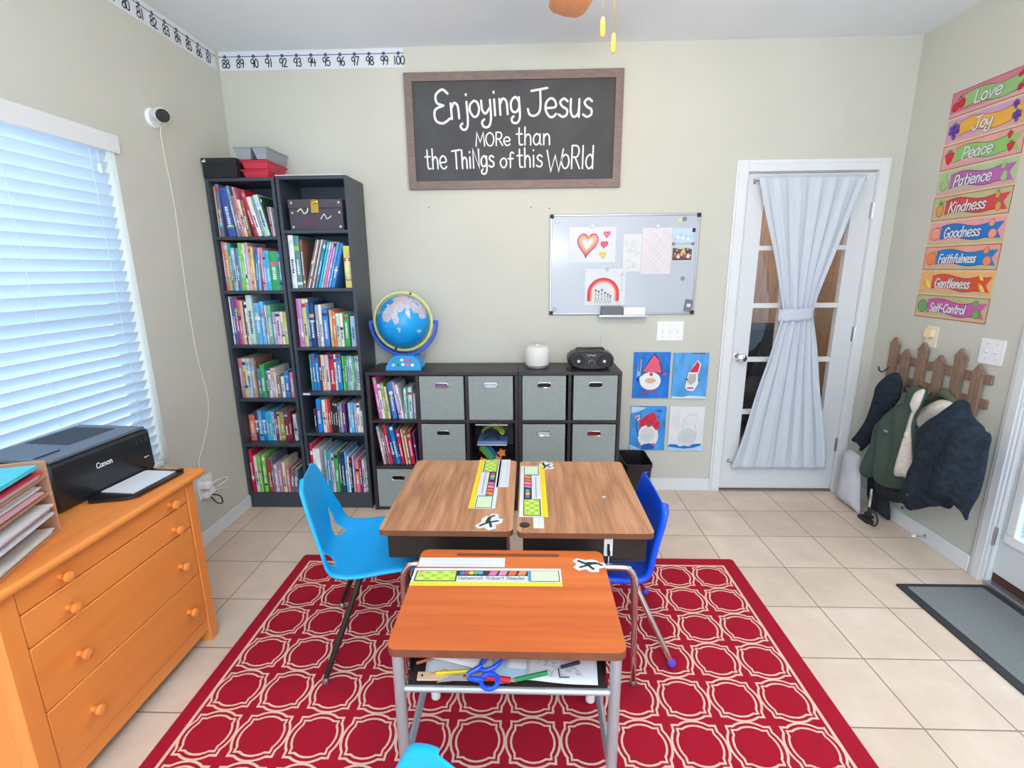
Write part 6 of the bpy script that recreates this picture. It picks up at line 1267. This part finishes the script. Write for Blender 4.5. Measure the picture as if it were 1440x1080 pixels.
def chair(name, label, loc, rz, mat, kind, legmat, glide, H=1.0, feet=(.215, .215, .2)):
    t = thing(name, label, 'chair', loc, rz)
    if kind == 'tall':
        prof = [(.205, .385), (.20, .408), (.17, .422), (.06, .418), (-.06, .405), (-.14, .41), (-.185, .445), (-.20, .50), (-.211, .57), (-.224, .66), (-.233, .725), (-.236, .752)]
        widths = [.17, .195, .205, .212, .215, .215, .212, .205, .180, .155, .128, .066]
        cup = [0, .0, .004, .012, .02, .03, .04, .04, .028, .014, .004, .0]
        hole = (.47, .70, lambda f: (.61-.32*(1-f)*min(1, (f/.18)**.5), .61+.045*(1-f)*min(1, (f/.18)**.5)))
        b = shell(mat, prof, widths, cup, hole)
    else:
        prof = [(.20, .33), (.195, .350), (.165, .362), (.06, .358), (-.04, .346), (-.09, .352), (-.118, .385), (-.128, .44), (-.136, .51), (-.144, .575), (-.148, .622), (-.150, .645)]
        widths = [.165, .185, .192, .195, .195, .193, .19, .188, .185, .182, .174, .14]
        cup = [0, .0, .004, .012, .018, .022, .026, .026, .020, .012, .006, .002]
        b = shell(mat, prof, widths, cup, None, .022)
    b.build('seat_shell', t, local=True, solid=.006, weld=True, ang=180, subsurf=1)
    sz = (.392 if kind == 'tall' else .338)
    for sx in (-1, 1):
        for yy, fy, ty in ((1, feet[1], .10), (-1, -feet[2], -.05)):
            top = Vector((sx*.125, ty, sz)); ft = Vector((sx*feet[0], fy, .018))
            pth = smoothpath([top+Vector((-sx*.03, -yy*.03, .003)), top, top+(ft-top)*.12+Vector((sx*.004, 0, -.006)), ft], 5)
            b = MB(); b.tube(pth, [.0115]*(len(pth)-1)+[.009], legmat, 12); lg = b.build('leg', t, local=True)
            b = MB()
            if glide == 'ball': b.ball((ft.x, ft.y, .0175), .0172, '#5a48c8', 16)
            else: b.lathe([(.016, .0004), (.0165, .005), (.010, .018), (.009, .022)], (ft.x, ft.y, 0), 'steel', 16)
            b.build('glide', lg, local=True)
        b = MB(); b.tube([(sx*.095, .13, sz+.003), (sx*.095, -.08, sz+.003)], .0105, legmat, 10); b.build('seat_rail', t, local=True)
    return t
chair('school_chair', 'light blue plastic school chair with black legs beside the bookcases', (-.602, 1.752, RZ), R(-77), 'cyan_plastic', 'tall', 'black_metal', 'cup')
chair('school_chair', 'dark blue plastic school chair with chrome legs and purple ball glides', (.346, 1.815, RZ), R(90), 'blue_plastic', 'low', 'chrome', 'ball')
chair('school_chair', 'light blue plastic chair mostly out of view, standing before the orange desk', (-.222, .376, RZ), R(145), 'cyan_plastic', 'tall', 'black_metal', 'cup')

# ------------------------------------------------------------------ coat rack and coats
XR_ = RW-.001
t = thing('coat_rack', 'wooden picket-fence coat rack on the wall beside the patio door', 'coat rack', (RW, 2.65, .9))
for z in (.842, .962):
    b = MB(); b.box((XR_-.012, 2.335, z-.023), (XR_, 2.972, z+.023), 'rack_wood'); b.build('rail', t, bevel=.003)
for i, (y, zt) in enumerate(((2.968, 1.085), (2.868, 1.03), (2.752, 1.085), (2.630, 1.035), (2.512, 1.09), (2.398, 1.03))):
    hw = .027; b = MB(); b.prism([(-hw, .775), (hw, .775), (hw, zt-.05), (hw+.008, zt-.048), (0, zt), (-hw-.008, zt-.048), (-hw, zt-.05)], (XR_-.0125, y, 0), (0, 1, 0), (0, 0, 1), (-1, 0, 0), .016, 'rack_wood'); b.build('picket', t, bevel=.003)
for y, zh in ((2.975, .872), (2.868, .815), (2.752, .80), (2.63, .80), (2.512, .80), (2.40, .80)):
    b = MB(); b.tube(smoothpath([(XR_-.029, y, zh+.03), (XR_-.045, y, zh+.013), (XR_-.065, y, zh), (XR_-.085, y, zh+.013), (XR_-.088, y, zh+.033)], 5), .004, 'black_metal', 8); b.build('coat_hook', t)
def puff(outline, xb, T, k, mat, seed, fold=.012, step=.022, fdir=0.0, freq=26):
    """a hanging garment: outline (y,z) on the wall, thickness T with soft edges and vertical folds; grows towards the room (-x)"""
    P = [Vector((p[0], p[1], 0)) for p in smoothpath([(y, z, 0) for y, z in outline], 4, True)]
    P2 = [Vector((p.x, p.y)) for p in P]; n = len(P2)
    area2 = sum(P2[i].x*P2[(i+1) % n].y-P2[(i+1) % n].x*P2[i].y for i in range(n))
    if area2 < 0: P2 = P2[::-1]
    def inside(q):
        c = False
        for i in range(n):
            a, b_ = P2[i], P2[i-1]
            if (a.y > q.y) != (b_.y > q.y) and q.x < (b_.x-a.x)*(q.y-a.y)/(b_.y-a.y)+a.x: c = not c
        return c
    def dist(q):
        d = 9
        for i in range(n):
            a, b_ = P2[i], P2[i-1]; ab = b_-a; L2 = ab.length_squared
            t_ = 0 if L2 < 1e-12 else max(0, min(1, (q-a).dot(ab)/L2)); d = min(d, (q-a-ab*t_).length)
        return d
    y0, y1 = min(p.x for p in P2), max(p.x for p in P2); z0, z1 = min(p.y for p in P2), max(p.y for p in P2)
    pts = list(P2); edges = [(i, (i+1) % n) for i in range(n)]; j = 0
    z = z0
    while z < z1:
        y = y0+(step/2 if j % 2 else 0); j += 1
        while y < y1:
            q = Vector((y, z))
            if inside(q) and dist(q) > step*.45: pts.append(q)
            y += step
        z += step*.87
    V, E, F, _, _, _ = delaunay_2d_cdt(pts, edges, [list(range(n))], 1, 1e-6)
    rr = random.Random(seed); ph = [rr.uniform(0, 6.3) for _ in range(6)]
    front = []
    for q in V:
        d = dist(q); s_ = 1-math.exp(-d/k); w_ = q.x+fdir*(q.y-z0)
        f = fold*(math.sin(w_*freq*2+ph[0]+1.5*math.sin(q.y*6+ph[1]))*.6+math.sin(w_*freq*4.1+ph[2]+q.y*5)*.3+math.sin(q.y*19+ph[3]+w_*9)*.25)
        front.append(Vector((xb-(.008+T*s_+f*min(1, d/.03)), q.x, q.y)))
    b = MB(); m_ = len(V)
    b.add(front+[Vector((xb, q.x, q.y)) for q in V], [tuple(reversed(f)) for f in F]+[tuple(i+m_ for i in f) for f in F], mat)
    bd = {}
    for f in F:
        for i in range(len(f)):
            e = (f[i], f[(i+1) % len(f)]); bd[e] = bd.get(e, 0)+1
    b.add(front+[Vector((xb, q.x, q.y)) for q in V], [(e[0], e[1], e[1]+m_, e[0]+m_) for e in bd if (e[1], e[0]) not in bd], mat)
    return b
t = thing('dark_jacket', 'black jacket hanging on the rack end nearest the white glass door', 'jacket', (2.09, 2.87, .6))
t['label'] = 'black jacket hanging on the rack end beside the white glass door'
b = puff([(2.784, 0.9), (2.823, 0.898), (2.859, 0.876), (2.907, 0.834), (2.934, 0.792), (2.93, 0.732), (2.942, 0.664), (2.968, 0.58), (3.037, 0.456), (3.078, 0.398), (2.998, 0.398), (2.982, 0.361), (2.885, 0.486), (2.829, 0.623), (2.751, 0.758), (2.748, 0.849)], 2.10, .06, .035, 'coat_black', 5, .009, fdir=.3); b.build('body', t, weld=True, ang=180)
t = thing('tote_bag', 'pale grey fabric bag hanging to the floor by the door casing', 'bag', (2.05, 2.95, .2))
b = puff([(3.03, 0.352), (2.936, 0.352), (2.91, 0.321), (2.868, 0.112), (2.846, 0.004), (2.894, 0.007), (2.96, 0.004), (3.051, 0.007), (3.066, 0.028), (3.044, 0.243)], 2.058, .05, .03, 'bag_grey', 9, .006); b.build('body', t, weld=True, ang=180)
t = thing('long_coat', 'long black garment hanging almost to the floor behind the green coat', 'coat', (2.07, 2.85, .25))
b = puff([(2.996, 0.342), (2.889, 0.34500000000000003), (2.821, 0.342), (2.788, 0.262), (2.785, 0.153), (2.744, 0.023), (2.783, 0.012), (2.833, 0.016), (2.889, 0.012), (2.932, 0.081), (2.969, 0.205)], 2.166, .045, .03, 'coat_dark', 12, .010); b.build('body', t, weld=True, ang=180)
t = thing('dark_coat', 'dark coat whose hem shows below the green coat', 'coat', (2.1, 2.6, .25))
b = puff([(2.801, 0.256), (2.569, 0.36), (2.422, 0.426), (2.307, 0.386), (2.311, 0.314), (2.37, 0.296), (2.428, 0.263), (2.53, 0.191), (2.582, 0.2), (2.68, 0.166), (2.764, 0.158)], 2.11, .055, .03, 'coat_dark', 13, .008); b.build('body', t, weld=True, ang=180)
t = thing('folded_scooter', 'folded black scooter with silver pole and small wheel behind the coats', 'scooter', (2.06, 2.77, .0))
b = MB(); b.tube([(2.03, 2.742, .07), (2.035, 2.752, .212)], .007, 'chrome', 10); b.build('pole', t)
b = MB(); b.tube([(2.03, 2.70+.04*math.cos(R(q)), .045+.04*math.sin(R(q))) for q in range(0, 360, 20)], .0045, 'rubber', 8, closed=True); b.build('wheel', t)
b = MB(); b.tube([(2.03, 2.76, .05), (2.03, 2.705, .05)], .012, 'black_plastic', 10).tube([(2.03, 2.735, .052), (2.033, 2.738, .10)], .012, 'black_plastic', 10); b.build('axle_bracket', t)
b = MB(); b.prism(rrect(2.705, .004, 2.80, .026, .010), (2.045, 0, 0), (0, 1, 0), (0, 0, 1), (-1, 0, 0), .035, 'rubber'); b.build('deck', t, bevel=.004)
t = thing('green_coat', 'dark green coat with cream fleece lining hanging open on the rack', 'coat', (2.0, 2.65, .55))
b = puff([(2.549, 0.881), (2.594, 0.873), (2.624, 0.845), (2.62, 0.784), (2.688, 0.741), (2.763, 0.653), (2.807, 0.588), (2.82, 0.466), (2.874, 0.286), (2.857, 0.259), (2.816, 0.252), (2.743, 0.293), (2.723, 0.269), (2.679, 0.263), (2.572, 0.295), (2.487, 0.337), (2.48, 0.399), (2.503, 0.535), (2.538, 0.694), (2.529, 0.744), (2.497, 0.862)], 2.044, .060, .04, 'coat_green', 21, .012, fdir=-.15); b.build('body', t, weld=True, ang=180)
b = puff([(2.416, 0.896), (2.449, 0.885), (2.473, 0.858), (2.483, 0.803), (2.465, 0.776), (2.472, 0.742), (2.486, 0.626), (2.508, 0.421), (2.445, 0.424), (2.39, 0.437), (2.408, 0.525), (2.432, 0.608), (2.459, 0.691), (2.453, 0.757), (2.428, 0.818)], 1.9605, .024, .02, 'sherpa', 22, .004); b.build('fleece_lining', t, weld=True, ang=180)
b = MB(); b.ball((1.958, 2.62, .615), (.004, .018, .006), 'steel', 12); b.build('chest_badge', t)
t = thing('fleece_jacket', 'cream fleece hood and collar showing between green and black coats', 'jacket', (2.08, 2.45, .75))
b = puff([(2.621, 0.705), (2.572, 0.759), (2.497, 0.822), (2.437, 0.835), (2.4, 0.819), (2.413, 0.778), (2.472, 0.715), (2.528, 0.669), (2.544, 0.63)], 2.105, .062, .03, 'sherpa', 31, .006, .016); b.build('hood', t, weld=True, ang=180)
b = puff([(2.635, 0.683), (2.615, 0.699), (2.581, 0.671), (2.546, 0.629), (2.534, 0.572), (2.545, 0.519), (2.584, 0.533), (2.612, 0.563)], 2.105, .045, .025, 'knit_brown', 32, .008, .014); b.build('knit_trim', t, weld=True, ang=180)
t = thing('olive_jacket', 'olive jacket collar arching above the cream fleece hood', 'jacket', (2.15, 2.46, .85))
b = puff([(2.648, 0.728), (2.627, 0.787), (2.579, 0.828), (2.545, 0.869), (2.502, 0.87), (2.448, 0.835), (2.467, 0.807), (2.501, 0.821), (2.563, 0.808), (2.64, 0.744)], 2.150, .030, .02, 'coat_olive', 42, .004, .014); b.build('collar', t, weld=True, ang=180)
t = thing('leather_jacket', 'dark brown leather collar poking out above the fleece lining', 'jacket', (2.15, 2.46, .85))
b = puff([(2.671, 0.79), (2.667, 0.848), (2.642, 0.869), (2.602, 0.845), (2.599, 0.823), (2.667, 0.776)], 2.113, .03, .02, 'brown_leather', 41, .003, .014); b.build('collar', t, weld=True, ang=180)
t = thing('black_coat', 'big fluffy black coat hanging on the rack end by the patio door', 'coat', (1.98, 2.25, .55))
b = puff([(2.233, 0.895), (2.253, 0.883), (2.271, 0.862), (2.302, 0.828), (2.334, 0.797), (2.385, 0.751), (2.415, 0.706), (2.422, 0.667), (2.408, 0.617), (2.412, 0.542), (2.432, 0.478), (2.429, 0.393), (2.426, 0.327), (2.398, 0.259), (2.355, 0.294), (2.307, 0.327), (2.251, 0.353), (2.214, 0.39), (2.193, 0.377), (2.193, 0.389), (2.144, 0.415), (2.107, 0.394), (2.082, 0.373), (2.08, 0.412), (2.069, 0.456), (2.051, 0.526), (2.049, 0.639), (2.055, 0.716), (2.055, 0.766), (2.066, 0.79), (2.087, 0.794), (2.101, 0.81), (2.139, 0.828), (2.168, 0.851), (2.189, 0.881), (2.208, 0.896)], 1.984, .090, .045, 'coat_black', 51, .014, fdir=.1, freq=20); b.build('body', t, weld=True, ang=180)
for y, z in ((2.335, .375), (2.35, .295)): b = MB(); b.ball((1.905, y, z), (.006, .008, .008), '#3a4048', 12); b.build('snap', t)

# ------------------------------------------------------------------ ceiling fan
HX, HY = .235, 1.5
t = thing('ceiling_fan', 'ceiling fan with brown wooden blades and two pull chains', 'ceiling fan', (HX, HY, CH))
b = MB(); b.lathe([(.07, 0), (.065, -.03), (.03, -.05), (.012, -.052), (.012, -.16)], (HX, HY, CH-.0006), 'white_plastic', 28); b.build('canopy_mount', t)
b = MB(); b.lathe([(.02, .10), (.10, .085), (.125, .05), (.125, 0), (.10, -.03), (.05, -.035)], (HX, HY, 2.47), 'white_plastic', 32); b.build('motor', t)
for i in range(5):
    an = R(99+72*i); M_ = Matrix.Translation((HX, HY, 2.425)) @ Matrix.Rotation(an, 4, 'Z') @ Matrix.Rotation(R(9), 4, 'X')
    b = MB(); o_ = [(.17, -.05), (.30, -.066), (.52, -.073), (.60, -.066), (.632, -.045), (.64, -.0), (.632, .045), (.60, .066), (.52, .073), (.30, .066), (.17, .05)]
    b.prism(o_, M_ @ Vector((0, 0, 0)), M_.to_3x3() @ Vector((1, 0, 0)), M_.to_3x3() @ Vector((0, 1, 0)), M_.to_3x3() @ Vector((0, 0, 1)), .007, 'fan_wood'); bl = b.build('blade', t, bevel=.002)
    b = MB(); b.box((.095, -.018, -.004), (.22, .018, -.0005), 'brass', M=M_); b.build('blade_bracket', bl, bevel=.001)
b = MB(); b.lathe([(.05, 0), (.06, -.015), (.055, -.045), (.03, -.05)], (HX, HY, 2.434), 'white_plastic', 28); b.build('light_fitting', t)
b = MB(); b.lathe([(.05, -.0505), (.11, -.062), (.125, -.085), (.10, -.125), (.05, -.145), (0, -.15)], (HX, HY, 2.434), 'lamp_glass', 32); b.build('glass_shade', t)
l = bpy.data.lights.new('fan_lamp', 'POINT'); l.energy = 36; l.color = (1, .72, .48); l.shadow_soft_size = .1
o = bpy.data.objects.new('fan_lamp', l); o.location = (HX, HY+.16, 2.34); COL.objects.link(o)
for x, y, zb in ((.217, 1.5-.0, 2.150), (.250, 1.5, 2.108)):
    y = 1.5+.128*0; 
    b = MB(); b.tube([(x, y+.13, 2.40), (x, y+.13, zb+.052)], .0012, 'brass', 6); ch = b.build('pull_chain', t)
    b = MB(); b.lathe([(.002, .052), (.0055, .046), (.0075, .02), (.0065, .003), (.004, 0), (0, -.001)], (x, y+.13, zb), 'pull_wood', 16); b.build('pull_fob', ch)
